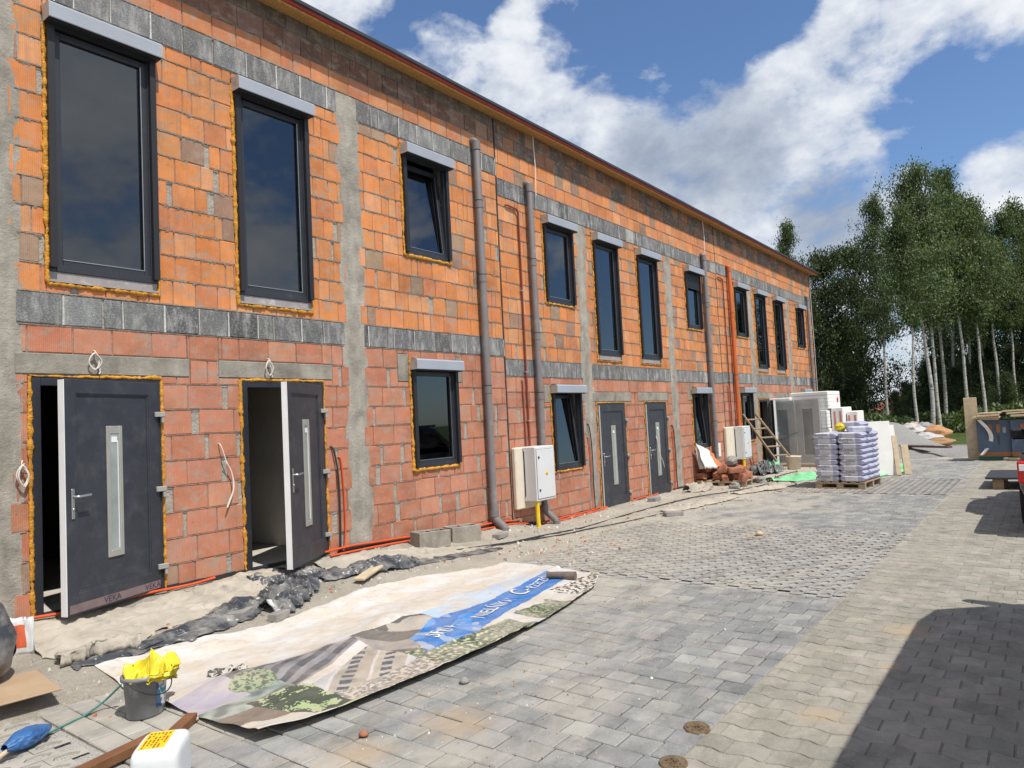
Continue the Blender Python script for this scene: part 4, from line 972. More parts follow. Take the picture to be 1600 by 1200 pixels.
def bcol(x,y):
    y+=.025*nz(x,y,3,3)
    wht=(.59,.58,.56)
    if y>lerp_list(TOP,x): return wht
    n=nz(x,y,1,9); n2=nz(x,y,2,26); n3=nz(x,y,5,4)
    n4=nz(x,y,9,55)
    def foliage(): return mixc(((.27,.33,.18) if n2+n4*.8>.22 else ((.12,.15,.09) if n2+n4*.8>-.18 else (.045,.06,.045))),(.42,.40,.34),max(0,min(.6,.22+n3*.8)))
    if inpoly(x,y,BP):
        b=(.025,.16,.46)
        if x<4.9 and n>.2: b=mixc(b,(.45,.52,.58),.5)
        elif x<5.0 and n3<-.1: b=(.04,.24,.62)
        return b
    if x>4.7:
        ym=lerp_list([(4.14,-2.56),(4.81,-2.3),(5.37,-2.36),(6.71,-2.17)],x)
        if y>ym: return mixc((.40,.52,.66),wht,min(1,max(0,(y+2.12)/.22+n*.4)))
        if y<-2.84+.07*n and 5.15<x<5.72 and y<-2.86+abs(x-5.4)*.4+.0: return foliage()
        if y<-2.92 and x<5.0: return foliage()
        if x>6.0 and y<-2.66+.1*n: return (.05,.05,.045) if n2>.05 else (.62,.60,.56)
        return mixc((.52,.55,.60),(.60,.58,.55),min(1,max(0,n+.5)))
    if x>3.85:
        if y<-2.86+.06*n+(4.7-x)*.10: return foliage() if n2<.25 else (.50,.53,.34)
        if (x-4.05)*.9+(y+2.25)>.10: return (.10,.095,.09) if abs(y+2.14-.1*n)<.07 else (.36,.33,.30)
        return (.27,.25,.24) if int((x*3+y*2.5))%2 else (.14,.13,.12)
    # left: picture of houses and planting
    if y>lerp_list(TOP,x)-.05: return mixc(wht,(.42,.40,.44),.6)
    if ((x-2.86)/.17)**2+((y+2.33)/.13)**2<1: return (.22,.29,.17) if n2+n4>-.12 else (.09,.11,.08)
    if x<2.75 and y>-2.48: return (.34,.32,.40)
    if y<-2.72 and x<2.62+(-2.72-y)*.4: return (.19,.15,.12) if y>-2.98 else (.56,.53,.48)
    if 2.62<x<3.05 and y<-2.62: return mixc((.36,.46,.22),(.45,.45,.38),max(0,n3)) if n+n4*.5>.16 else (.06,.075,.055)
    if x<3.0 and y<-2.30: return mixc((.28,.36,.34),(.12,.15,.15),max(0,min(1,.5+n*2)))
    d=(x-2.9)*.42-(y+2.62)
    if abs(d-.12)<.055: return (.62,.60,.60)
    if d<.065:
        r_=int((x*1.0+y*.42)*9)%3; q_=int((y-x*.42)*16)%2
        return ((.10,.10,.11),(.13,.13,.145),(.085,.085,.095))[r_] if q_ else mixc((.12,.12,.13),(.30,.30,.32),.5+n*.5)
    if y<-2.97: return mixc((.52,.49,.46) if n2+n4*.7>.12 else ((.13,.12,.115) if n2+n4*.7<-.12 else (.30,.25,.22)),(.45,.42,.37),.25)
    if (y+2.0)>(-.12) : return (.40,.39,.46)
    e1=(x*2.2-y*2.6)*1.2; k=int(e1); fr=e1-k; g2=(x*.9+y*1.1)*7; 
    if fr<.10: return (.52,.51,.52)
    if .30<fr<.62 and (g2-math.floor(g2))<.55: return (.09,.10,.12)
    return mixc(((.38,.40,.45),(.27,.235,.20),(.33,.29,.24),(.46,.48,.53))[k%4],(.5,.48,.45),max(0,.25+n*.5))
def beta(s,t):
    x=2.36+4.46*s+.03*nz(t*4,1.,0)
    yb=lerp_list([(0,-1.06),(.15,-1.08),(.30,-1.2),(.57,-1.05),(.8,-1.15),(1,-1.40)],s); yf=lerp_list([(0,-3.16),(.08,-3.24),(.25,-3.30),(.5,-3.30),(.75,-3.14),(.9,-3.0),(1,-2.80)],s)
    if s>.93: x+= -.0
    y=yb+(yf-yb)*t
    x+= .10*s*(1-abs(t-.35)*2)*(s>.7)*(s-.7)/.3
    w=.012*nz(x,y,0,3.0)+.006*nz(x,y,2,8)+.010*max(0,.35-abs(nz(x*.6,y,4,4.2)))+.008*max(0,.3-abs(nz(x,y*.5,6,6.5)))+.004
    pz=lerp_list([(0,.03),(.1,.07),(.22,.05),(.38,.05),(.47,.08),(.52,.035),(1,.015)],s)
    w+=pz*(math.exp(-((t-.47-.05*math.sin(s*9))/.09)**2)) + pz*.6*math.exp(-((t-.74)/.07)**2)*(.6+.8*nz(s*6,3.,1))
    w+=.045*math.exp(-((t-1)/.035)**2)*(1 if s<.55 else .5)
    if s>.93: w+=.03*((s-.93)/.07)**2
    w+=.05*math.exp(-((s-.0)/.05)**2)*math.exp(-((t-.93)/.14)**2)
    w+=.05*math.exp(-((s-.49)/.03)**2)*math.exp(-((t-.56)/.06)**2)
    return (x,y,max(sandz(x,y),.002)+.006+max(0,w))
mb=MB(); NU,NV=560,270
mb.grid(NU,NV,beta,lambda s,t:bcol(beta(s,t)[0],beta(s,t)[1]))
ban=tag(mb.build('banner',M['banner'],solid=.003),'big dusty white banner spread on the ground, front edge printed with houses and blue lettering','banner')
def bz(x,y):
    yb,yf=-1.1,-3.1; s=(x-2.36)/4.46; lo_,hi=0.,1.
    for _ in range(18):
        m_=(lo_+hi)/2
        if beta(s,m_)[1]>y: lo_=m_
        else: hi=m_
    return beta(s,lo_)[2]
pr_=simple('white_print',(.68,.68,.66),.7,.15,8,0)
for txt,px,py,sz,ang in (("NIELŃIKA’",4.86,-2.74,.165,12),("C-",5.74,-2.55,.24,10),("RZESZÓW",6.0,-2.50,.135,13),("SFK’A",4.22,-2.80,.16,14)):
    vs,fs=text_mesh(txt,sz); ca,sa=math.cos(rad(ang)),math.sin(rad(ang)); out=[]
    for p in vs:
        x=px+p[0]*ca-p[1]*sa; y=py+p[0]*sa+p[1]*ca*1.25; out.append((x,y,bz(x,y)+.011))
    lt=MB(); lt.add(out,fs); lt.build('lettering',pr_,ban)
# ---- small loose things
def slab(name,label,cat,x,y,L_,w,h,rz,mat,rx=0,ry=0,lift=0,group=None,ch=.004):
    mb=MB(); mb.obox(Matrix(),L_/2,w/2,h/2,ch=ch)
    o=mb.build(name,M[mat]); o.location=(x,y,gz(x,y)+h/2+lift+.002); o.rotation_euler=(rx,ry,rz); return tag(o,label,cat,group)
slab('board','short pale board lying across the black plastic, pointing at the banner','board',5.30,-.80,.62,.12,.028,rad(24),'palewood',lift=.05,ry=rad(-4))
slab('paving_stone','grey paving stone holding down the black plastic lump','paving stone',3.90,-1.13,.20,.10,.07,rad(20),'stone')
slab('paving_stone','pale grey stone slab tucked under the left of the black plastic lump','paving stone',3.66,-.90,.22,.14,.06,rad(35),'stone')
slab('paving_stone','flat grey stone on sand behind the right hollow block','paving stone',7.95,-.52,.26,.12,.06,rad(8),'stone')
slab('paving_stone','lone grey stone lying on the grid paving edge before the first closed door','paving stone',11.45,-1.55,.32,.16,.07,rad(-40),'stone')
slab('paving_stone','grey stone by the step of the first closed door','paving stone',13.05,-.42,.40,.16,.08,rad(10),'stone')
def hblock(x,y,rz,label):
    mb=MB(); Lx,Ly,H=.235,.12,.22; t_=.035
    pts=[]
    mb.obox(T(0,-Ly+t_/2,H/2),Lx,t_/2,H/2,ch=.006); mb.obox(T(0,Ly-t_/2,H/2),Lx,t_/2,H/2,ch=.006)
    for sx in (-Lx+t_/2,0,Lx-t_/2): mb.obox(T(sx,0,H/2-.002),t_/2-.001,Ly-t_-.001,H/2-.003)
    mb.box(-Lx+.03,Lx-.03,-Ly+.03,Ly-.03,.01,.05)
    o=mb.build('hollow_block',M['lintel']); o.location=(x,y,gz(x,y)-.015); o.rotation_euler=(0,rad(1.5),rz); tag(o,label,'concrete block','hollow concrete blocks by the wall')
hblock(6.70,-.36,rad(-14),'left hollow concrete block by the wall, its face stained pale')
hblock(7.35,-.33,rad(-14),'right hollow concrete block by the wall, open cells showing on top')
# bucket with yellow bag
bk_=empty('bucket',(2.24,-2.10,0.001),rad(20),'grey oval builder\'s bucket with torn teal and white label','bucket')
mb=MB(); mb.lathe([(0,.004),(.112,.0),(.118,.01),(.135,.235),(.152,.238),(.153,.262),(.143,.266),(.136,.26),(.128,.235),(.11,.03),(0,.02)],n=36,sx=1.0,sy=.86); mb.build('bucket_shell',M['bucketgrey'],bk_)
lb=MB(); 
def onb(a,z): r=.118+.017*(z-.01)/.225+.0015; return (r*math.cos(a),r*.86*math.sin(a),z)
def bl(s,t): a=rad(-100+75*s); z=.05+.165*t; return onb(a,z)
lb.grid(20,12,bl,lambda s,t:(.05,.10,.18) if s<.30-.25*t else ((.05,.30,.33) if .48<t<.68 else ((.60,.60,.57) if nz(s*7,t*7,3)>-.1 else (.25,.30,.33))))
lb.build('label',M['attr'],bk_)
mb=MB(); mb.tube([(.152,.0,.25)]+[(.155*math.cos(rad(-a)),.135*math.sin(rad(-a))-.012,.25-.11*math.sin(rad(a))) for a in range(15,170,15)]+[(-.152,0,.25)],.004,6); mb.build('bucket_handle',M['rail'],bk_)
mb=MB()
def yb_(s,t):
    a=2*math.pi*s; r=.13*math.sin(math.pi*min(1,t*.9+.1)); vv=Vector((math.cos(a),math.sin(a),t*2.2)); n=1+.30*mn.noise(vv*2)+.30*(.5-abs(mn.noise(vv*3.1)))+.16*(.4-abs(mn.noise(vv*7.3)))
    z=.19+.10*t+.16*max(0,mn.noise(Vector((math.cos(a)*1.3+5,math.sin(a)*1.3,t*3))))+(.05 if math.cos(a)>0 else 0)*t
    x=r*math.cos(a)*n+.035; y=r*.9*math.sin(a)*n
    if .05<s<.22 and t<.35: z-=.10*(.35-t)/.35; x*=1.28; y*=1.2
    return (x,y,z)
mb.grid(150,90,yb_); o=mb.build('plastic_bag',M['bagyellow'],solid=.002); o.location=(2.24,-2.10,.0); o.rotation_euler=(0,0,rad(-30)); tag(o,'crumpled yellow plastic bag stuffed into the grey bucket','plastic bag')
slab('timber_offcut','longer brown timber offcut lying behind the white canister, nearer the bucket','timber',2.14,-2.64,.50,.07,.05,rad(38),'brownwood')
slab('timber_offcut','shorter brown timber offcut at the bottom edge left of the white canister','timber',1.78,-2.66,.55,.075,.055,rad(12),'brownwood',lift=.004)
jc=empty('canister',(1.80,-3.19,0),rad(48),'milky white plastic canister with yellow and red label on its top side','canister')
mb=MB()
def can_(s,t):
    a=2*math.pi*s; e=lambda v:math.copysign(abs(v)**.34,v)
    ph=math.pi*(t-.5); k=abs(math.cos(ph))**.28
    return (.15*e(math.cos(a))*k,.115*e(math.sin(a))*k,.125+.124*e(math.sin(ph)))
mb.grid(72,40,can_); mb.build('canister_shell',M['jerry'],jc)
mb=MB(); mb.obox(T(.0,.02,.2495),.10,.06,.0012,ch=.0005); q=mb.build('canister_label',M['yellow'],jc)
k=MB()
for i in range(6):
    for j in range(7):
        if random.random()<.85: k.obox(T(-.085+j*.026+R(-.004,.004),-.025+i*.018,.2511),R(.006,.012),.004,.0004,col=(.45,.06,.02) if i<2 else (.28,.09,.02))
k.build('label_print',M['attr'],jc)
mb=MB(); mb.tube([(-.152,0,.08),(-.185,0,.08)],.026,14); mb.build('screw_cap',M['white'],jc)
wk=empty('wrapped_tool',(1.62,-1.98,.0),rad(25),'blue plastic wrapped round the head of a tool with a light wooden handle','tool')
mb=MB(); mb.grid(80,60,lambda s,t:((t-.5)*.30,.062*math.cos(2*math.pi*s)*math.sin(math.pi*(.12+.8*t))*(1+.3*nz(s*6,t*4,1)+.35*(.4-abs(nz(s*11,t*7,4)))),.06+.055*math.sin(2*math.pi*s)*math.sin(math.pi*(.12+.8*t))*(1+.3*nz(s*6,t*4,5)))); mb.build('plastic_wrap',M['bluebag'],wk,solid=.002)
mb=MB(); mb.tube([(-.08,0,.05),(-.24,-.01,.022)],.014,10); mb.build('tool_handle',M['palewood'],wk)
slab('cardboard_sheet','flat brown cardboard sheet at the left edge beneath the black rubbish bag','cardboard',1.78,-1.05,.50,.80,.012,rad(-6),'card',lift=.03)
mb=MB(); mb.grid(40,30,lambda s,t:(.20*math.cos(2*math.pi*s)*math.sin(math.pi*(.05+.9*t))*(1+.25*nz(s*5,t*4,2)),.20*math.sin(2*math.pi*s)*math.sin(math.pi*(.05+.9*t))*(1+.25*nz(s*5+3,t*4,2)),.30-.30*math.cos(math.pi*(.05+.9*t))+.03*nz(s*9,t*8,1)))
o=mb.build('rubbish_bag',M['blacksheet']); o.location=(1.71,-.88,.10); tag(o,'shiny black rubbish bag standing at the left edge of the wall','rubbish bag')
mb=MB(); mb.grid(24,20,lambda s,t:(-.12+.24*s+.02*nz(s*4,t*4,1),.07*math.sin(math.pi*t)-.06*t+.02*nz(s*5,t*5,3),.34*(1-abs(2*t-1))+.02*nz(s*3,t*3,8)),lambda s,t:(.62,.12,.05) if .25<s<.7 and .12<t<.42 else (.66,.66,.66)); o=mb.build('cement_sack',M['attr'],solid=.003); o.location=(2.05,-.52,gz(2.0,-.5)-.01); o.rotation_euler=(rad(12),0,rad(150)); o.scale=(.8,.8,.8); tag(o,'white paper sack with orange print leaning by the leftmost door','sack')
mb=MB(); mb.grid(24,24,lambda s,t:((s-.5)*.28*(1-.3*abs(t-.5)),(t-.5)*.14,.012+.05*max(0,nz(s*4,t*4,6))+.02*nz(s*9,t*9,2)),lambda s,t:(.5,.47,.42) if nz(s*6,t*6,3)>-.05 else (.10,.09,.08)); o=mb.build('paper_scrap',M['attrrough'],solid=.002); o.location=(2.93,-1.90,bz(2.93,-1.9)); o.rotation_euler=(0,0,rad(-20)); tag(o,'crumpled dirty paper scrap lying on the white banner','paper')
mb=MB(); P_=[(6.42,-2.36),(6.47,-2.47),(6.51,-2.58),(6.53,-2.66)]; mb.tube([(x,y,bz(min(x,6.7),y)+.04) for x,y in P_],.042,12,rs=[.035,.042,.045,.05]); tag(mb.build('wood_log',simple('grey_bark_log',(.16,.13,.11),.9,.4,9,.5,30)),'short grey-brown log weighing down the right end of the banner','log')
for i,(x,y,s,c,lb) in enumerate(((3.67,-3.56,.035,'stone','small upright stone chip on the paving before the banner'),(2.75,-3.60,.028,'rubble','reddish brick chip on the paving near the canister'),(2.34,-2.50,.03,'palewood','pale wood chip beside the brown timber offcut'),(4.35,-4.62,.012,'white','tiny white chip on the grey pavers'),(7.02,-2.1,.03,'white','white crumb at the right corner of the banner'),(5.1,-4.3,.012,'stone','tiny stone on the grey pavers right of the banner'),(10.0,-3.5,.05,'palewood','flat pale lump in the middle of the grid paving'))):
    mb=MB(); mb.lathe([(0,0),(s,.1*s),(s*.9,s*.6),(s*.4,s*1.1),(0,s*1.15)],n=7,sx=1.2); o=mb.build('stone_chip',M[c]); o.location=(x,y,.0); o.rotation_euler=(.1,.15,i*1.3); tag(o,lb,'stone chip')
for x,y,lb in ((3.79,-5.17,'small round rusty cover set in the driveway, the farther of two'),(3.35,-5.23,'small round rusty cover set in the driveway at the bottom edge')):
    mb=MB(); mb.lathe([(0,.006),(.055,.006),(.06,.004),(.062,.009),(.07,.009),(.072,-.01)],n=28)
    for i in range(26):
        a=R(0,6.28); q=R(.005,.05); mb.obox(T(q*math.cos(a),q*math.sin(a),.008,a),.007,.003,.002)
    o=mb.build('valve_cover',simple('rusty_iron',(.17,.12,.07),.85,.5,30,.4,60)); o.location=(x,y,.002); tag(o,lb,'valve cover')
# ---- broken bricks on a pallet
def pallet(name,loc,rz,Lx,Ly,label):
    p=empty(name,loc,rz,label,'pallet')
    for i in range(6):
        mb=MB(); mb.obox(T(0,-Ly/2+.06+i*(Ly-.12)/5,.132),Lx/2,.055,.011,ch=.003); mb.build('deck_board',M['wood'],p)
    for sx in (-1,0,1):
        mb=MB(); mb.obox(T(sx*(Lx/2-.05),0,.108),.05,Ly/2,.011,ch=.003); mb.build('cross_board',M['wood'],p)
        mb=MB(); mb.obox(T(sx*(Lx/2-.05),0,.010),.05,Ly/2,.010,ch=.003); mb.build('bottom_board',M['wood'],p)
        for sy in (-1,0,1):
            mb=MB(); mb.obox(T(sx*(Lx/2-.05),sy*(Ly/2-.07),.058),.049,.065,.037,ch=.003); mb.build('spacer_block',M['wood'],p)
    return p
pallet('pallet',(16.55,-.62,.0),rad(4),1.0,1.15,'weathered pallet under the pile of broken red bricks')
bm=MB(); bm.obox(Matrix(),.15,.12,.11,ch=.012); b0=bm.build('broken_brick',M['rubble']); first=True
for i in range(40):
    lvl=i//22; o=b0 if i==0 else b0.copy()
    if i: COL.objects.link(o)
    o.location=(16.55+R(-.45,.45)*(1-.22*lvl),-.62+R(-.55,.55)*(1-.2*lvl),.145+.08+lvl*.15+R(-.02,.02)); o.rotation_euler=(R(-.25,.25),R(-.25,.25),R(0,3.1)); o.scale=(R(.5,1.),R(.5,.9),R(.5,.8))
    tag(o,'broken red clay block piled on the pallet left of the far meter cabinet','brick','broken blocks piled on the pallet')
mb=MB(); mb.grid(26,30,lambda s,t:(-.35+.7*s+.05*nz(s*4,t*4,1),.13*math.sin(math.pi*t)+.04*nz(s*5,t*5,3)-.15*t,(.62-.30*s)*(1-abs(2*t-1))**.8+.04*nz(s*4,t*4,8)),lambda s,t:(.74,.74,.72) if s<.75 else (.62,.22,.10)); o=mb.build('white_sack',M['attrrough'],solid=.004); o.location=(16.35,-.25,.42); o.rotation_euler=(0,0,rad(-12)); tag(o,'limp white and orange sack behind the broken bricks','sack')
for (x,y,s,lb) in ((16.7,-.7,.16,'grey lump of rubble on top of the brick pile'),(16.35,-.8,.12,'smaller grey rubble lump left on the brick pile'),(17.05,-1.25,.13,'grey mortar lump on the ground right of the brick pallet'),(15.7,-1.1,.12,'grey mortar lump on the ground left of the brick pallet')):
    mb=MB(); mb.grid(12,8,lambda a,t:(s*math.cos(6.283*a)*math.sin(3.1416*t)*(1+.5*nz(a*5,t*5,x)),s*math.sin(6.283*a)*math.sin(3.1416*t)*(1+.5*nz(a*5,t*5,y)),-s*.8*math.cos(3.1416*t)),smooth=False); o=mb.build('rubble_lump',M['stone']); o.location=(x,y,(.56 if x in(16.7,16.35) else .07)); tag(o,lb,'rubble')
ribbon('dusty_sack',[(14.55,-.45,.12,1),(14.9,-.55,.2,1.2),(15.35,-.6,.16,1)],'flat dusty sack lying on the sand right of the second closed door','sack','fleece',.16,61.0,40,20,2.5,edge=.03)
mb=MB(); mb.obox(T(0,0,0),.09,.012,.17,ch=.006); o=mb.build('notice_plate',M['white']); o.location=(17.72,-.016,.77); tag(o,'small white plate on the bricks left of the far meter cabinet','plate')
# ---- ladder, white bucket, wrapped window pack
ld_=empty('ladder',(20.35,-.62,0.02),0,'old wooden ladder leaning on the wall beside an open doorway','ladder')
A0,A1=Vector((.34,-.30,0)),Vector((-.62,.46,1.62))
dl=(A1-A0); dn=dl.normalized(); sd_=Vector((.36,-.26,0)).normalized()*.24
for sg in (-1,1):
    mb=MB(); mb.tube([A0+sd_*sg*1.15,A1+sd_*sg*.85],.038,4); mb.build('rail',M['wood'],ld_)
for i in range(6):
    t=.1+.16*i; c=A0+dl*t; mb=MB(); mb.tube([c-sd_*1.1,c+sd_*1.1],.026,6); mb.build('rung',M['wood'],ld_)
bw=empty('bucket',(20.75,-.98,gz(20.75,-.98)),0,'white plastic bucket standing at the foot of the wooden ladder','bucket')
mb=MB(); mb.lathe([(0,0),(.17,0),(.20,.34),(.215,.345),(.215,.37),(.20,.372),(.19,.34),(.165,.02),(0,.02)],n=28); mb.build('bucket_shell',M['cream'],bw)
mb=MB(); mb.tube([(.2*math.cos(rad(a)),-.2*math.sin(rad(a))*.5-.12,.33-.13*math.sin(rad(a))) for a in range(0,181,20)],.006,5); mb.build('bucket_handle',M['steel'],bw)
wp=empty('wrapped_windows',(21.7,-.84,gz(21.7,-.9)),rad(-90-8),'tall pack of window frames wrapped in translucent film, standing on boards by the wall','window pack')
for (a,b) in ((-.74,-.02),(.02,.72)):
    mb=MB(); ringbox(mb,a,b,.12,1.95,.20,-.02,.05,wb=.22,wt=.25); mb.build('packed_frame',M['eps'] if False else simple('pale_frame',(.55,.57,.56),.6,.1,4,0),wp)
    mb=MB(); mb.box(a+.2,b-.2,.02,.03,.35,1.69); mb.build('packed_pane',simple('dusty_dark_pane',(.20,.225,.225),.3,.15,3,0),wp)
mb=MB()
mb.grid(40,40,lambda s,t:(-.80+1.58*s,-.06-.02*nz(s*5,t*5,1)-.03*abs(nz(s*3,t*9,4)),.06+1.92*t))
mb.grid(8,40,lambda s,t:(.78,-.06+.3*s,.06+1.92*t)); mb.grid(8,40,lambda s,t:(-.80,-.06+.3*s,.06+1.92*t)); mb.grid(20,6,lambda s,t:(-.80+1.58*s,-.06+.3*t,1.98+.01*nz(s*4,t*4,3)))
mfilm,ntf,of=nodes('translucent_film'); ba=N(ntf,'ShaderNodeBsdfDiffuse'); ba.inputs[0].default_value=(.52,.55,.55,1); tb=N(ntf,'ShaderNodeBsdfTransparent'); gl_=N(ntf,'ShaderNodeBsdfGlossy'); gl_.inputs['Roughness'].default_value=.25
m1=N(ntf,'ShaderNodeMixShader'); m1.inputs[0].default_value=.30; L(ntf,tb.outputs[0],m1.inputs[1]); L(ntf,ba.outputs[0],m1.inputs[2]); m2=N(ntf,'ShaderNodeMixShader'); m2.inputs[0].default_value=.10; L(ntf,m1.outputs[0],m2.inputs[1]); L(ntf,gl_.outputs[0],m2.inputs[2]); L(ntf,m2.outputs[0],of.inputs[0])
mb.build('film',mfilm,wp)
mb=MB(); mb.tube([(-.80,-.10,.72),(.0,-.12,.98),(.12,-.12,1.02)],.015,6); mb.build('carry_strap',M['pipe'],wp)
mb=MB(); mb.obox(T(0,.1,.03),.85,.2,.03); mb.build('carry_board',M['wood'],wp)
# ---- packs of white insulation behind it
EP=[(22.9,-1.10,1.3,1.05,.54,0,'bottom white insulation pack behind the wrapped windows'),(22.95,-1.12,1.3,1.05,.54,.55,'second white insulation pack up, behind the wrapped windows'),(22.9,-1.10,1.3,1.05,.54,1.10,'third white insulation pack up, behind the wrapped windows'),(22.95,-1.13,1.3,1.08,.54,1.65,'topmost white insulation pack with red mark on its end'),
    (23.0,-1.83,1.0,.34,1.68,0,'upright white insulation pack with red printed bands right of the tall stack'),(23.2,-2.17,.9,.30,1.57,0,'shorter upright white insulation pack with pale red bands, rightmost of the stack'),(22.4,.05-.35,.6,.62,2.02,0,'tall white insulation pack close to the wall above the wrapped windows')]
for (x,y,lx,ly,h_,z,lb) in EP:
    e=empty('insulation_pack',(x,y,gz(x,y)+z),rad(R(-2,2)),lb,'insulation','insulation packs by the wrapped windows')
    mb=MB(); mb.obox(T(0,0,h_/2),lx/2,ly/2,h_/2-.004,ch=.02); 
    mb.build('foam_sheets',M['eps'],e)
    for i in range(1,5):
        q=MB()
        if h_<1: q.box(-lx/2-.002,lx/2-.03,-ly/2-.002,-ly/2+.004,h_*i/5-.004,h_*i/5+.004); q.box(-lx/2-.003,-lx/2+.004,-ly/2+.02,ly/2-.02,h_*i/5-.004,h_*i/5+.004); q.build('sheet_gap',simple('gap_grey',(.35,.35,.34),.9,.1,4,0) if 'gap_grey' not in bpy.data.materials else bpy.data.materials['gap_grey'],e)
    q=MB()
    pk=bpy.data.materials.get('pale_red_print') or simple('pale_red_print',(.62,.25,.24),.7,.5,9,0)
    if h_>1:
        for k in range(2): q.box(-lx/2-.004,-lx/2+.001,-ly/2+.05+k*.16,-ly/2+.11+k*.16,.2,h_-.12)
        q.build('printed_band',pk,e)
    elif z>1.5:
        q.lathe([(0,.004),(.11,.004),(.112,0)],T(lx/2-.3,-ly/2-.001,h_/2,rx=rad(90)),4); q.build('red_mark',bpy.data.materials.get('red_print') or simple('red_print',(.60,.04,.06),.6,.2,5,0),e)
# ---- bags on the pallet
PX,PY,PR=16.72,-3.25,rad(-5)
pallet('pallet',(PX,PY,0),PR,1.2,1.0,'weathered pallet carrying the stacked lavender bags')
LAV=(.39,.40,.53); PAP=(.62,.62,.66)
def bagmesh(flip):
    mb=MB(); lx,ly,h_=.246,.193,.124
    def fn(s,t):
        a=2*math.pi*s; ca,sa=math.cos(a),math.sin(a)
        e=abs(2*t-1); k=max(0,1-e**7)**.5
        y=ly*max(-1,min(1,ca*1.25))*(.86+.14*k); z=h_/2*max(-1,min(1,sa*1.35))*k
        return (lx*(2*t-1)*(1+.02*nz(a,t,3)),y+.006*nz(t*7,a,1),h_/2+z*(1+.10*nz(t*6,a*2,2)))
    def cf(s,t):
        ang=(s*360)%360
        side=(ang>140 and ang<220) or ang<40 or ang>320
        if side:
            if flip: return PAP if .24<t<.72 else LAV
            return PAP if t<.74 else LAV
        return LAV if (t>.70 or t<.06) else (.50,.51,.60)
    mb.grid(32,26,fn,cf); return mb
tx1,tf1=text_mesh('ARZEVENA',.062); tx2,tf2=text_mesh('6 8 0',.046)
INK=simple('dark_violet_print',(.05,.05,.16),.7,.1,5,0)
proto={}
for fl_ in (0,1):
    t=empty('material_bag',(0,0,-50),0,'x','bag','lavender bags stacked on the pallet')
    bagmesh(fl_).build('paper_sack',M['bag'],t)
    if not fl_:
        q=MB(); q.add([(-.225+p[0]*.95,-.1965,.066+p[1]) for p in tx1],tf1); q.add([(-.12+p[0],-.1965,.018+p[1]) for p in tx2],tf2); q.build('print',INK,t)
    proto[fl_]=t
used=set(); ordn=['bottom','second','third','fourth','fifth','sixth','seventh','eighth','ninth']
def bagat(lx,ly): 
    return PX+lx*math.cos(PR)-ly*math.sin(PR), PY+lx*math.sin(PR)+ly*math.cos(PR)
def putbag(fl_,loc,rz,lb):
    if fl_ not in used: used.add(fl_); r=proto[fl_]; r.location=loc; r['label']=lb
    else: r=dup(proto[fl_],loc,rz,lb)
    r.rotation_euler=(R(-.02,.02),R(-.02,.02),rz)
for l in range(9):
    z=.146+l*.113
    for (dx,nm) in ((-.39,'front'),(0,'middle'),(.39,'back')):
        for c_,(dy,nm2) in enumerate(((.25,'left'),(-.25,'right'))):
            x,y=bagat(dx+R(-.012,.012),dy+R(-.012,.012))
            putbag((l+c_)%2,(x,y,z),PR-rad(90)+R(-.03,.03),f'lavender and white paper bag in the {ordn[l]} layer from the pallet, {nm} row, {nm2} column')
for i,(dx,dy,rz,lb) in enumerate(((-.05,-.30,.35,'loose lavender bag lying askew on top of the stack'),(.22,-.12,-.2,'second loose lavender bag at the back on top of the stack'))):
    x,y=bagat(dx,dy); putbag(1,(x,y,.146+9*.113+i*.10),PR-rad(90)+rz,lb)
x,y=bagat(.1,.12); mb=MB(); mb.grid(24,14,lambda s,t:(.14*math.cos(6.283*s)*math.sin(3.1416*t)*(1+.4*nz(s*6,t*5,1)),.12*math.sin(6.283*s)*math.sin(3.1416*t),.08-.10*math.cos(3.1416*t)+.03*nz(s*7,t*5,4))); o=mb.build('yellow_bundle',M['bagyellow']); o.location=(x,y,.146+9*.113+.03); tag(o,'bright yellow plastic bundle on top of the bag stack','plastic bag')
# white sheets and boards behind the bag pallet
for i,(x,y,w_,h_,rz,lean,mat,nm,lb) in enumerate(((19.1,-3.35,.9,1.32,28,8,'eps','insulation_sheet','white insulation sheet standing behind the bag stack'),(19.35,-3.60,.5,1.22,28,10,'eps','insulation_sheet','narrower white sheet leaning right behind the bag stack'),(19.25,-3.83,.11,.98,20,16,'palewood','board','thin pale board leaning right behind the bag stack'),(19.55,-3.98,.16,.72,25,12,'palewood','board','short pale board at the right of the leaning boards'))):
    mb=MB(); mb.obox(T(0,0,h_/2),.03,w_/2,h_/2,ch=.004); o=mb.build(nm,M[mat]); o.location=(x,y,.002); o.rotation_euler=(0,rad(lean),rad(rz)); tag(o,lb,'sheet' if mat=='eps' else 'board')

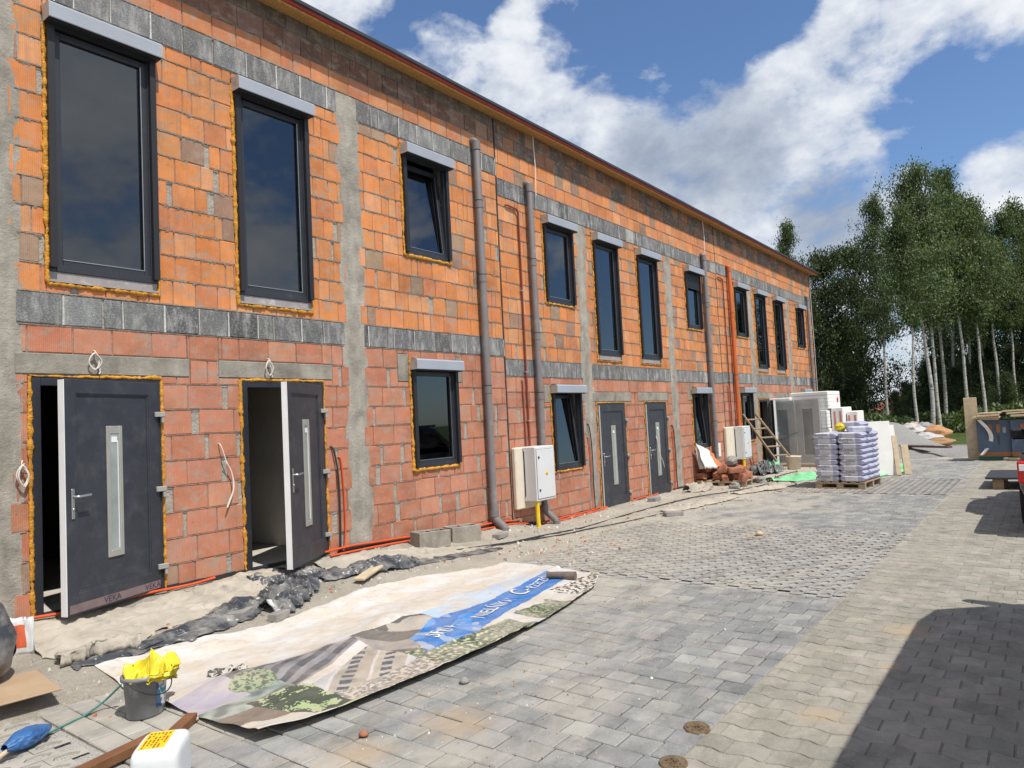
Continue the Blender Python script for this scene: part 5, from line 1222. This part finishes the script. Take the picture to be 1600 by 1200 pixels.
# crumbs of plaster, mortar and brick scattered over the sand (nobody could count them)
mb=MB(); rg=random.Random(99)
for i in range(2600):
    x=rg.uniform(2.0,22) if i%3 else rg.uniform(2,9); y=-rg.uniform(.05,1.0)**1.0*2.2
    if rg.random()<.55: y=max(y,-1.3)*1.0
    if i>2200: x=rg.uniform(1.8,7); y=-rg.uniform(3.2,4.9)
    s_=rg.choice((.006,.008,.010,.013,.018,.026)) if i<=2200 else rg.choice((.003,.004,.006,.008)); c=rg.choice(((.5,.48,.44),(.36,.33,.29),(.62,.60,.56),(.28,.26,.24),(.42,.18,.10),(.55,.46,.34)))
    if 2.3<x<7 and -3.3<y<-1.0: continue
    z=gz(x,y); a=rg.uniform(0,3)
    p=[(x+s_*math.cos(a+k*1.57)*rg.uniform(.7,1.4),y+s_*math.sin(a+k*1.57)*rg.uniform(.7,1.4),z-.002) for k in range(4)]; q=[(x+(v[0]-x)*.6,y+(v[1]-y)*.6,z+s_*rg.uniform(.5,1.1)) for v in p]
    mb.add(p+q,[(4,5,6,7)]+[(k,(k+1)%4,4+(k+1)%4,4+k) for k in range(4)],jit(c,.1))
tag(mb.build('rubble_crumbs',M['attrrough']),'crumbs of mortar, plaster and brick scattered over the sand along the wall','rubble',kind='stuff')
# ---- blue printed insulation packs with boards on top
BLU=(.085,.12,.18); ORS=(.32,.14,.06); GRN=(.03,.10,.07)
def bluepack(loc,lx,ly,h_,rz,label,topband=False):
    t=empty('blue_pack',loc,rad(rz),label,'insulation pack','blue printed packs under the boards')
    mb=MB()
    def col(s,t_):
        if topband: return GRN if t_>.82 else (ORS if t_>.68 else BLU)
        if t_<.10: return GRN
        if t_<.19: return ORS
        return BLU
    mb.grid(30,30,lambda s,t_:(-lx/2-.02*nz(s*4,t_*4,1),ly/2-ly*s,h_*t_),col); mb.grid(20,30,lambda s,t_:(-lx/2+lx*s,-ly/2-.02*nz(s*4,t_*4,4),h_*t_),col); mb.grid(20,30,lambda s,t_:(lx/2-lx*s,ly/2,h_*t_),col); mb.grid(10,30,lambda s,t_:(lx/2,-ly/2+ly*s,h_*t_),col); mb.grid(6,6,lambda s,t_:(-lx/2+lx*s,-ly/2+ly*t_,h_),lambda s,t_:GRN)
    mb.build('printed_film',M['attr'],t)
    q=MB()
    if not topband:
        for yy in (ly*.12,-ly*.12): q.box(-lx/2-.022,-lx/2-.016,yy-.05,yy+.04,h_*.68,h_*.90,col=ORS)
        q.box(-lx/2-.022,-lx/2-.016,-ly*.15,-ly*.10,h_*.38,h_*.62,col=(.05,.06,.09)); q.box(-lx/2-.022,-lx/2-.016,-ly*.36,-ly*.26,h_*.68,h_*.82,col=(.30,.32,.36))
    else:
        for k in range(5): q.box(-lx/2-.022,-lx/2-.016,ly*.3-k*.12-.03,ly*.3-k*.12,h_*.28,h_*(.40+.06*(k%2)),col=(.05,.06,.09))
    q.build('print',M['attr'],t); return t
bluepack((24.6,-5.47,0),1.1,.78,1.12,6,'left blue printed pack with torn white film beside the tall board')
bluepack((24.55,-6.23,0),1.1,.68,1.12,3,'middle blue printed pack with orange stripe, under the stacked boards')
bluepack((24.9,-7.2,0),1.2,1.1,1.12,0,'right blue printed pack with green and orange top band behind the pickup',True)
slab('tall_board','tall pale board standing on end beside the blue packs','board',24.35,-5.0,.10,.32,1.78,rad(4),'palewood',ry=rad(-3))
mb=MB(); mb.grid(16,30,lambda s,t:(.1*math.sin(t*5),-.16*math.sin(t*3.1)*1.6-.10*s+.05,.15+1.0*t+.03*nz(s*4,t*5,2))); o=mb.build('loose_film',M['eps'],solid=.004); o.location=(23.95,-5.2,0); tag(o,'curl of torn white film hanging at the left blue pack','film')
for i in range(11):
    z=1.14+.05*(i//3); x=24.4+R(-.15,.15); y=(-5.5,-6.1,-6.7)[i%3]+R(-.15,.15)
    mb=MB(); mb.obox(Matrix(),.62,R(.20,.36),.022,ch=.004); o=mb.build('board',M['palewood']); o.location=(x,y,z+.03*(i%3==1)+.03); o.rotation_euler=(R(-.04,.04),R(-.04,.04),R(-.12,.12)); tag(o,'pale board stacked flat on the blue printed packs','board','pale boards on the blue packs')
for i,(x,y,lb) in enumerate(((23.9,-6.05,'pale offcut board on the ground before the middle blue pack'),(23.6,-6.4,'second pale offcut board on the ground before the right blue pack'))):
    slab('board',lb,'board',x,y,.7,.16,.05,rad(70+30*i),'palewood',lift=.02)
tp=empty('trestle_platform',(17.2,-6.5,0),rad(0),'dark board platform on low wooden blocks behind the pickup','platform')
mb=MB(); mb.obox(T(0,0,.215),.85,.75,.02,ch=.004); mb.build('dark_board',simple('dark_film_plywood',(.05,.05,.055),.5,.2,4,.05),tp)
for sx in (-.7,.7):
    for sy in (-.55,0,.55):
        mb=MB(); mb.obox(T(sx,sy,.098),.08,.09,.097,ch=.005); mb.build('support_block',M['wood'],tp)
# ---- gravel heap and rubbish behind
mb=MB(); mb.grid(60,44,lambda s,t:(25+7*s,-5.2+5.2*t,-.05+.9*math.exp(-(((s-.72)/.17)**2+((t-.62)/.20)**2))+.38*math.exp(-(((s-.45)/.3)**2+((t-.55)/.36)**2))+.05*nz(s*14,t*11,1)*sm(0,.15,s)*sm(1,.85,s)*sm(0,.15,t)*sm(1,.85,t)))
tag(mb.build('gravel_heap',M['gravelheap']),'grey gravel heap beyond the paving in front of the birches','gravel heap')
rb=[((31.2,-3.3,.50),.45,.30,(.46,.25,.12),'orange-brown plastic rubbish on the right of the gravel heap'),((30.8,-2.5,.68),.42,.24,(.52,.49,.46),'whitish plastic rubbish on top of the gravel heap'),((30.6,-3.0,.4),.45,.18,(.48,.47,.46),'pale sack lying on the gravel heap slope'),((31.5,-2.9,.68),.40,.24,(.30,.30,.31),'grey bundle behind the orange rubbish'),((30.4,-3.5,.22),.45,.16,(.36,.22,.11),'brown board rubbish at the foot of the gravel heap'),((31.9,-2.5,.65),.35,.28,(.46,.34,.28),'pinkish rubbish bundle behind the gravel heap')]
for (loc,a,b,c,lb) in rb:
    mb=MB(); mb.cur=c; mb.grid(24,14,lambda s,t:(a*math.cos(6.283*s)*math.sin(3.1416*t)*(1+.5*nz(s*6,t*5,loc[0])),a*1.1*math.sin(6.283*s)*math.sin(3.1416*t)*(1+.5*nz(s*6+3,t*5,loc[1])),-b*math.cos(3.1416*t)*(1+.4*nz(s*7,t*6,4))),smooth=False); o=mb.build('rubbish_bundle',M['attrrough']); o.location=loc; tag(o,lb,'rubbish')
for i in range(9):
    mb=MB(); mb.obox(Matrix(),R(.3,.6),R(.1,.25),R(.04,.1),ch=.01); o=mb.build('timber_scrap',M['palewood']); o.location=(29.5+R(-.8,.8),-1.2+R(-.9,.9),.12+.1*(i%3)); o.rotation_euler=(R(-.3,.3),R(-.3,.3),R(0,3)); tag(o,'pale timber scrap heaped left of the gravel heap','timber','timber scraps left of the gravel heap')
for i,(x,y,l) in enumerate(((26.4,-3.6,1.6),(26.9,-3.2,1.2))):
    slab('dark_plank',('longer','shorter')[i]+' dark plank lying on the gravel before the heap','plank',x,y,l,.2,.06,rad(55),'rawin',lift=.25)
# ---- pickup truck at the right edge (rear towards us)
tk=empty('pickup_truck',(10.95,-7.38,0),0,'dark pickup truck parked on the driveway, only its tail corner and red lamp in view','pickup')
def loft(mb,secs,col=None):
    """sections: list of (x, [(y,z)...]) joined into a skin, capped"""
    n=len(secs[0][1]); vs=[(x,y,z) for x,pr in secs for (y,z) in pr]; s0=mb.sm; mb.sm=True
    mb.add(vs,[(i*n+k,i*n+(k+1)%n,(i+1)*n+(k+1)%n,(i+1)*n+k) for i in range(len(secs)-1) for k in range(n)],col)
    mb.sm=False; mb.add(vs[:n],[tuple(range(n))[::-1]],col); mb.add(vs[-n:],[tuple(range(n))],col); mb.sm=s0
def bodyprof(w,zb,zt,tuck=.06,r=.07):
    return [(-w+tuck,zb),(-w,zb+.18),(-w-.015,(zb+zt)/2),(-w+.02,zt-r),(-w+tuck+.02,zt),(w-tuck-.02,zt),(w-.02,zt-r),(w+.015,(zb+zt)/2),(w,zb+.18),(w-tuck,zb)]
mb=MB(); loft(mb,[(.0,bodyprof(.84,.48,.96)),(.08,bodyprof(.90,.42,1.0)),(.6,bodyprof(.92,.40,1.02)),(3.6,bodyprof(.92,.40,1.02)),(4.6,bodyprof(.91,.40,1.0)),(5.0,bodyprof(.86,.42,.94)),(5.12,bodyprof(.78,.48,.85))]); mb.build('body',M['carpaint'],tk,bevel=.02)
mb=MB(); loft(mb,[(1.75,bodyprof(.86,1.03,1.10,.03)),(2.0,bodyprof(.80,1.03,1.70,.12)),(3.0,bodyprof(.80,1.03,1.76,.12)),(3.45,bodyprof(.80,1.03,1.70,.12)),(4.2,bodyprof(.88,1.0,1.06,.03))]); mb.build('cab',M['carglass'],tk)
mb=MB(); mb.obox(T(2.75,0,1.76),.75,.68,.03,ch=.02); mb.build('cab_roof',M['carpaint'],tk)
mb=MB(); mb.obox(T(-.05,0,.50),.07,.86,.09,ch=.03); mb.build('bumper',M['carblack'],tk)
mb=MB(); mb.obox(T(.9,0,1.03),.80,.86,.012,ch=.005); mb.build('bed_cover',M['carblack'],tk)
mb=MB(); mb.obox(T(-.012,0,.78),.02,.60,.20,ch=.015); mb.build('tailgate',M['carpaint'],tk)
for sy in (-1,1):
    mb=MB(); mb.obox(T(.06,sy*.845,.80),.085,.07,.14,ch=.02); mb.build('tail_light',M['taillight'],tk)
    mb=MB(); mb.obox(T(-.032,sy*.845,.86),.006,.05,.04,ch=.003); mb.build('reversing_lamp',M['white'],tk)
    mb=MB(); mb.obox(T(3.75,sy*1.0,1.12),.07,.10,.09,ch=.03); mb.build('wing_mirror',M['carblack'],tk)
    for x in (.95,4.1):
        w=MB(); w.lathe([(.20,.12),(.34,.115),(.37,.07),(.375,0),(.37,-.07),(.34,-.115),(.20,-.12)],T(x,sy*.82,.375,rx=rad(90)),28); wh=w.build('wheel',M['tyre'],tk)
        q=MB(); q.lathe([(0,sy*-.10),(.07,sy*-.11),(.19,sy*-.09),(.21,sy*-.115)],T(x,sy*.82,.375,rx=rad(90)),20); q.build('rim',M['steel'],wh)
# ---- panel van beside the camera; only its shadow falls into the picture
vn=empty('panel_van',(2.3,-8.3,0),0,'white panel van parked on the driveway, throwing the large shadow in the lower right','van')
HV=2.75
def vprof(w,zb,zt): return [(-w+.05,zb),(-w,zb+.2),(-w,1.2),(-w+.05,zt-.16),(-w+.14,zt-.03),(-w+.28,zt),(w-.28,zt),(w-.14,zt-.03),(w-.05,zt-.16),(w,1.2),(w,zb+.2),(w-.05,zb)]
mb=MB(); loft(mb,[(0,vprof(.93,.35,HV-.05)),(.15,vprof(.98,.33,HV)),(3.9,vprof(.98,.33,HV)),(4.35,vprof(.97,.33,HV-.12)),(4.95,vprof(.95,.33,1.62)),(5.15,vprof(.94,.33,1.25)),(5.75,vprof(.90,.35,1.05)),(5.92,vprof(.80,.40,.80))]); mb.build('body',M['vanwhite'],vn,bevel=.02)
mb=MB(); mb.add([(4.42,-.80,2.20),(4.42,.80,2.20),(5.10,.84,1.36),(5.10,-.84,1.36)],[(0,3,2,1)]); mb.build('windscreen',M['carglass'],vn)
for sy in (-1,1):
    mb=MB(); mb.add([(3.3,sy*.99,1.3),(4.9,sy*.985,1.3),(4.35,sy*.97,2.0),(3.3,sy*.97,2.0)],[(0,1,2,3)]); mb.build('side_window',M['carglass'],vn)
    mb=MB(); mb.obox(T(4.85,sy*1.14,1.45),.06,.12,.20,ch=.04); mb.obox(T(4.85,sy*1.02,1.38),.03,.08,.03); mb.build('wing_mirror',M['carblack'],vn)
    mb=MB(); mb.obox(T(5.78,sy*.62,.86),.08,.17,.09,ch=.03); mb.build('headlight',M['steel'],vn)
    for x in (.95,4.75):
        w=MB(); w.lathe([(.20,.12),(.33,.115),(.36,.07),(.36,-.07),(.33,-.115),(.20,-.12)],T(x,sy*.86,.36,rx=rad(90)),24); wh=w.build('wheel',M['tyre'],vn)
        q=MB(); q.lathe([(0,sy*-.10),(.19,sy*-.09),(.21,sy*-.115)],T(x,sy*.86,.36,rx=rad(90)),16); q.build('rim',M['steel'],wh)
# ------------------------------------------------------------------ trees
LEAFC=[(.095,.14,.055),(.12,.17,.07),(.07,.11,.042),(.15,.195,.09),(.055,.085,.032),(.175,.21,.11)]
def tree(seed,H,cb,rad_,lean,tr,birch,dens=1.0,nb=46,leaf=.15,droop=.5):
    rg=random.Random(seed); V=Vector
    def tp(t): return V((lean[0]*t*t*H+.25*mn.noise(V((t*3,seed,0))),lean[1]*t*t*H+.25*mn.noise(V((t*3,seed,5))),H*t))
    tb=MB(); pts=[tp(i/16) for i in range(17)]; tb.tube(pts,tr,10,rs=[tr*(1-.93*i/16)**.85+.008 for i in range(17)])
    cr=MB(); cen=[]
    for b in range(nb):
        t=cb+(1-cb)*((b+rg.random())/nb); p=tp(t); u=(t-cb)/(1-cb)
        ln=rad_*(1.0-.78*u**1.7)*(.45+.55*min(1,u*4+.2))*rg.choice((.45,.7,.9,1.0,1.15,1.35))*rg.uniform(.85,1.15); az=rg.uniform(0,6.283); el=rad(rg.uniform(20,60))
        d=V((math.cos(az)*math.cos(el),math.sin(az)*math.cos(el),math.sin(el))); bp=[p]; q=p.copy()
        for k in range(6):
            q=q+d*ln/6; d=(d+V((rg.uniform(-.2,.2),rg.uniform(-.2,.2),-droop*.28))).normalized(); bp.append(q.copy())
            if k>=1: cen.append((q.copy(),.42+.16*ln,k))
            for sb in range(2 if k>0 else 0):
                a2=rg.uniform(0,6.283); s_=q+V((math.cos(a2),math.sin(a2),rg.uniform(-.5,.5)))*rg.uniform(.3,.9)*ln*.33; cen.append((s_,.45,k))
        tb.tube(bp,.03,5,rs=[max(.006,tr*.30*(1-k/6.6)*(1-.6*u)) for k in range(7)],cap=False)
    cen.append((tp(1.0),.5,3)); cen.append((tp(.97),.5,3))
    for (c,sp_,k) in cen:
        if rg.random()<.17: continue
        n=int(26*dens*rg.uniform(.5,1.4)); base=rg.choice(LEAFC); tone=rg.choice((.5,.7,.9,1.1,1.4))*(1 if birch else .62)
        for _ in range(n):
            g=V((rg.gauss(0,.8),rg.gauss(0,.8),rg.gauss(-.9*droop,1.15)))*sp_*.55; o=c+g
            nrm_=V((rg.uniform(-1,1),rg.uniform(-1,1),rg.uniform(-.5,1))).normalized(); a=nrm_.cross(V((rg.uniform(-.4,.4),rg.uniform(-.4,.4),1))).normalized(); b_=nrm_.cross(a)
            L_=leaf*rg.uniform(.6,1.25); w_=L_*.55; m_=tone*rg.uniform(.8,1.2)
            cr.add([o-b_*L_*.5,o+a*w_*.5,o+b_*L_*.5,o-a*w_*.5],[(0,1,2,3)],tuple(x*m_ for x in base))
    return tb,cr
def mktree(name,args,birch):
    t=empty(name,(0,0,-80)); tb,cr=tree(*args); tb.build('trunk',M['bark'] if birch else M['darkbark'],t); cr.build('crown',M['leaf'],t); return t
PT={'b1':mktree('birch_tree',(11,15.5,.42,2.5,(.01,.0),.115,True,1.0,62),True),
    'b2':mktree('birch_tree',(23,15.0,.46,2.2,(.0,.05),.10,True,1.,56),True),
    'b3':mktree('birch_tree',(37,14.0,.48,2.0,(.0,-.02),.09,True,.95,52),True),
    'd1':mktree('leafy_tree',(51,11.5,.10,3.4,(.0,.0),.17,False,1.25,58,.17,.3),False),
    'd2':mktree('leafy_tree',(67,9.5,.04,3.2,(.0,.0),.15,False,1.3,54,.17,.2),False)}
usedT=set()
def put(k,u,X,v_top,rz,lb,cat,group,wid=1.0):
    g_=atX(u,660,X); y=g_.y; H={'b1':15.5,'b2':15.0,'b3':14.0,'d1':11.5,'d2':9.5}[k]
    top=atX(u,v_top,X).z; s=(top+.06)/(H*1.02)
    r=PT[k]
    if k in usedT: r=dup(r)
    usedT.add(k); r.location=(X,y,-.06); r.rotation_euler=(0,0,rad(rz)); r.scale=(s*wid,s*wid,s); tag(r,lb,cat,group)
GB='birches beyond the yard'; GD='dark leafy trees beyond the yard'
for (k,u,X,vt,rz,lb,w) in (
  ('b1',1456,40,252,10,'tallest birch with straight white trunk, centre of the grove',1.0),
  ('b2',1470,41,290,0,'birch leaning left with its white trunk bent near the top, beside the tallest birch',1.0),
  ('b3',1434,38,315,80,'slim birch with white trunk left of the tallest birch',.95),
  ('b2',1478,47,262,200,'birch just right and behind the tallest birch',1.0),
  ('b3',1497,52,300,30,'thin birch trunk between the tallest birch and the tall board',1.0),
  ('b1',1524,54,318,140,'birch behind the blue packs with pale trunk',.9),
  ('b3',1545,58,330,260,'birch farther back, right of the one behind the blue packs',1.0),
  ('b2',1592,50,330,90,'birch with slim pale trunk at the right edge of the picture',.9),
  ('b1',1540,46,300,75,'broad birch crown filling the gap right of the grove',.9),
  ('b2',1566,49,312,310,'birch crown above the blue packs',1.0),
  ('b3',1515,45,296,150,'birch with high crown just right of the grove centre',1.05),
  ('b1',1390,44,305,220,'birch crown on the left side of the birch grove',.75),
  ('b3',1625,52,310,170,'birch just beyond the right edge of the picture',1.0)):
    put(k,u,X,vt,rz,lb,'tree',GB,w)
for (k,u,X,vt,rz,lb,w) in (
  ('b2',1245,50,348,120,'light-crowned birch rising behind the far end of the house',.75),
  ('d1',1305,46,395,0,'dark leafy tree right of the house end',1.0),
  ('d1',1352,52,385,130,'dark leafy tree between house end and birch grove',.95),
  ('d2',1275,44,470,60,'low dark tree close to the house end',.9),
  ('d2',1330,48,500,200,'dark low tree under the leafy trees left of the sky gap',.9),
  ('d1',1510,66,380,70,'dark leafy tree behind the birch trunks',1.0),
  ('d1',1560,62,400,250,'dark leafy tree behind the blue packs',1.05),
  ('d2',1480,70,500,330,'low dark tree far behind the tallest birch',1.0),
  ('d2',1540,60,520,20,'low dark tree behind the tall board',1.0),
  ('d1',1612,58,420,300,'dark leafy tree at the right edge behind the slim birch',1.0),
  ('d2',1590,55,540,110,'low dark tree behind the stacked boards',1.0),
  ('d2',1402,62,612,15,'low bushy tree hiding the far house',1.3),
  ('d2',1432,60,600,95,'low bushy tree below the sky gap, left of the tallest birch',1.2),
  ('d2',1462,54,560,200,'dark undergrowth tree between the birch trunks',1.1),
  ('d2',1500,50,575,140,'low undergrowth tree behind the tall board, among the trunks',1.1),
  ('d2',1536,52,560,280,'undergrowth tree right of the tall board',1.1),
  ('d2',1578,48,585,10,'undergrowth tree above the right end of the stacked boards',1.1),
  ('d2',1452,58,575,33,'low tree filling the dark understorey left of the birch trunks',1.2),
  ('d2',1418,66,598,71,'far low tree under the sky gap',1.4),
  ('d1',1720,56,360,10,'leafy tree farther right, outside the picture',1.1),
  ('d1',1790,52,390,70,'second leafy tree farther right, outside the picture',1.1),
  ('d1',1870,55,370,140,'third leafy tree farther right, outside the picture',1.1),
  ('d1',1660,60,380,40,'dark leafy tree beyond the right edge',1.0)):
    put(k,u,X,vt,rz,lb,'tree',GD,w)
def bush(seed,r,h):
    rg=random.Random(seed); mb=MB()
    for _ in range(1500):
        a=rg.uniform(0,6.283); q=r*math.sqrt(rg.random()); z=h*rg.random()**.8*(1-(q/r)**2*.8); o=Vector((q*math.cos(a),q*math.sin(a),z)); n_=Vector((rg.uniform(-1,1),rg.uniform(-1,1),rg.uniform(-.3,1))).normalized(); a_=n_.cross(Vector((0,0,1))).normalized(); b_=n_.cross(a_); s=rg.uniform(.08,.17); m_=rg.uniform(.6,1.3); c=rg.choice(LEAFC)
        mb.add([o-b_*s,o+a_*s*.6,o+b_*s,o-a_*s*.6],[(0,1,2,3)],tuple(x*m_ for x in c))
    return mb
b0=bush(5,1.5,1.5).build('bush',M['leaf']); k=0
for (u,X,s,lb) in ((1385,40,.8,'green bush right of the bag stack, under the sky gap'),(1410,43,.7,'small green bush left of the slim birch'),(1362,38,.9,'dark bush behind the bag stack'),(1330,37,1.0,'dark bush behind the insulation packs'),(1300,38,1.1,'dark bush beside the house end'),(1450,48,.8,'bush behind the birch trunks'),(1480,46,.7,'bush beneath the birch grove, right of the tallest trunk'),(1515,48,.9,'bush behind the tall board'),(1550,47,1.0,'bush behind the blue packs'),(1590,46,1.0,'bush at the right edge under the slim birch')):
    o=b0 if k==0 else b0.copy()
    if k: COL.objects.link(o)
    k+=1; p=atX(u,665,X); o.location=(X,p.y,-.06); o.rotation_euler=(0,0,k*1.7); o.scale=(s,s,s*1.05); tag(o,lb,'bush','bushes under the trees')
# far house glimpsed between the trees
p=atX(1408,640,150); hs=empty('far_house',(150,p.y,-2.0),rad(20),'small far house with orange tiled roof glimpsed between the trunks','house')
mb=MB(); mb.box(-5,5,-4,4,0,2.8); mb.add([(-5,-4,2.8),(-5,4,2.8),(-5,0,4.9)],[(0,1,2)]); mb.add([(5,-4,2.8),(5,4,2.8),(5,0,4.9)],[(0,2,1)]); mb.build('wall',M['wood'],hs)
mb=MB()
for sg in (-1,1): mb.add([(-5.4,sg*4.5,2.55),(5.4,sg*4.5,2.55),(5.4,0,5.05),(-5.4,0,5.05)],[(0,1,2,3) if sg<0 else (3,2,1,0)])
mb.build('roof',simple('orange_roof_tiles',(.42,.13,.05),.8,.25,6,.2),hs)
for yy in (-2,2):
    mb=MB(); mb.box(-5.03,-5.005,yy-.6,yy+.6,.9,2.1); mb.build('window',M['carglass'],hs)
# low wooded hills on the horizon
mb=MB(); mb.grid(80,6,lambda s,t:(260+60*t,-200+460*s,-.5+(3.2+2.2*nz(s*9,1,0)+.8*nz(s*40,2,0))*math.sin(math.pi*min(1,t*.9+.05))))
tag(mb.build('hills',simple('wooded_hill',(.045,.06,.03),.95,.4,.05,0,co='World')),kind='structure')
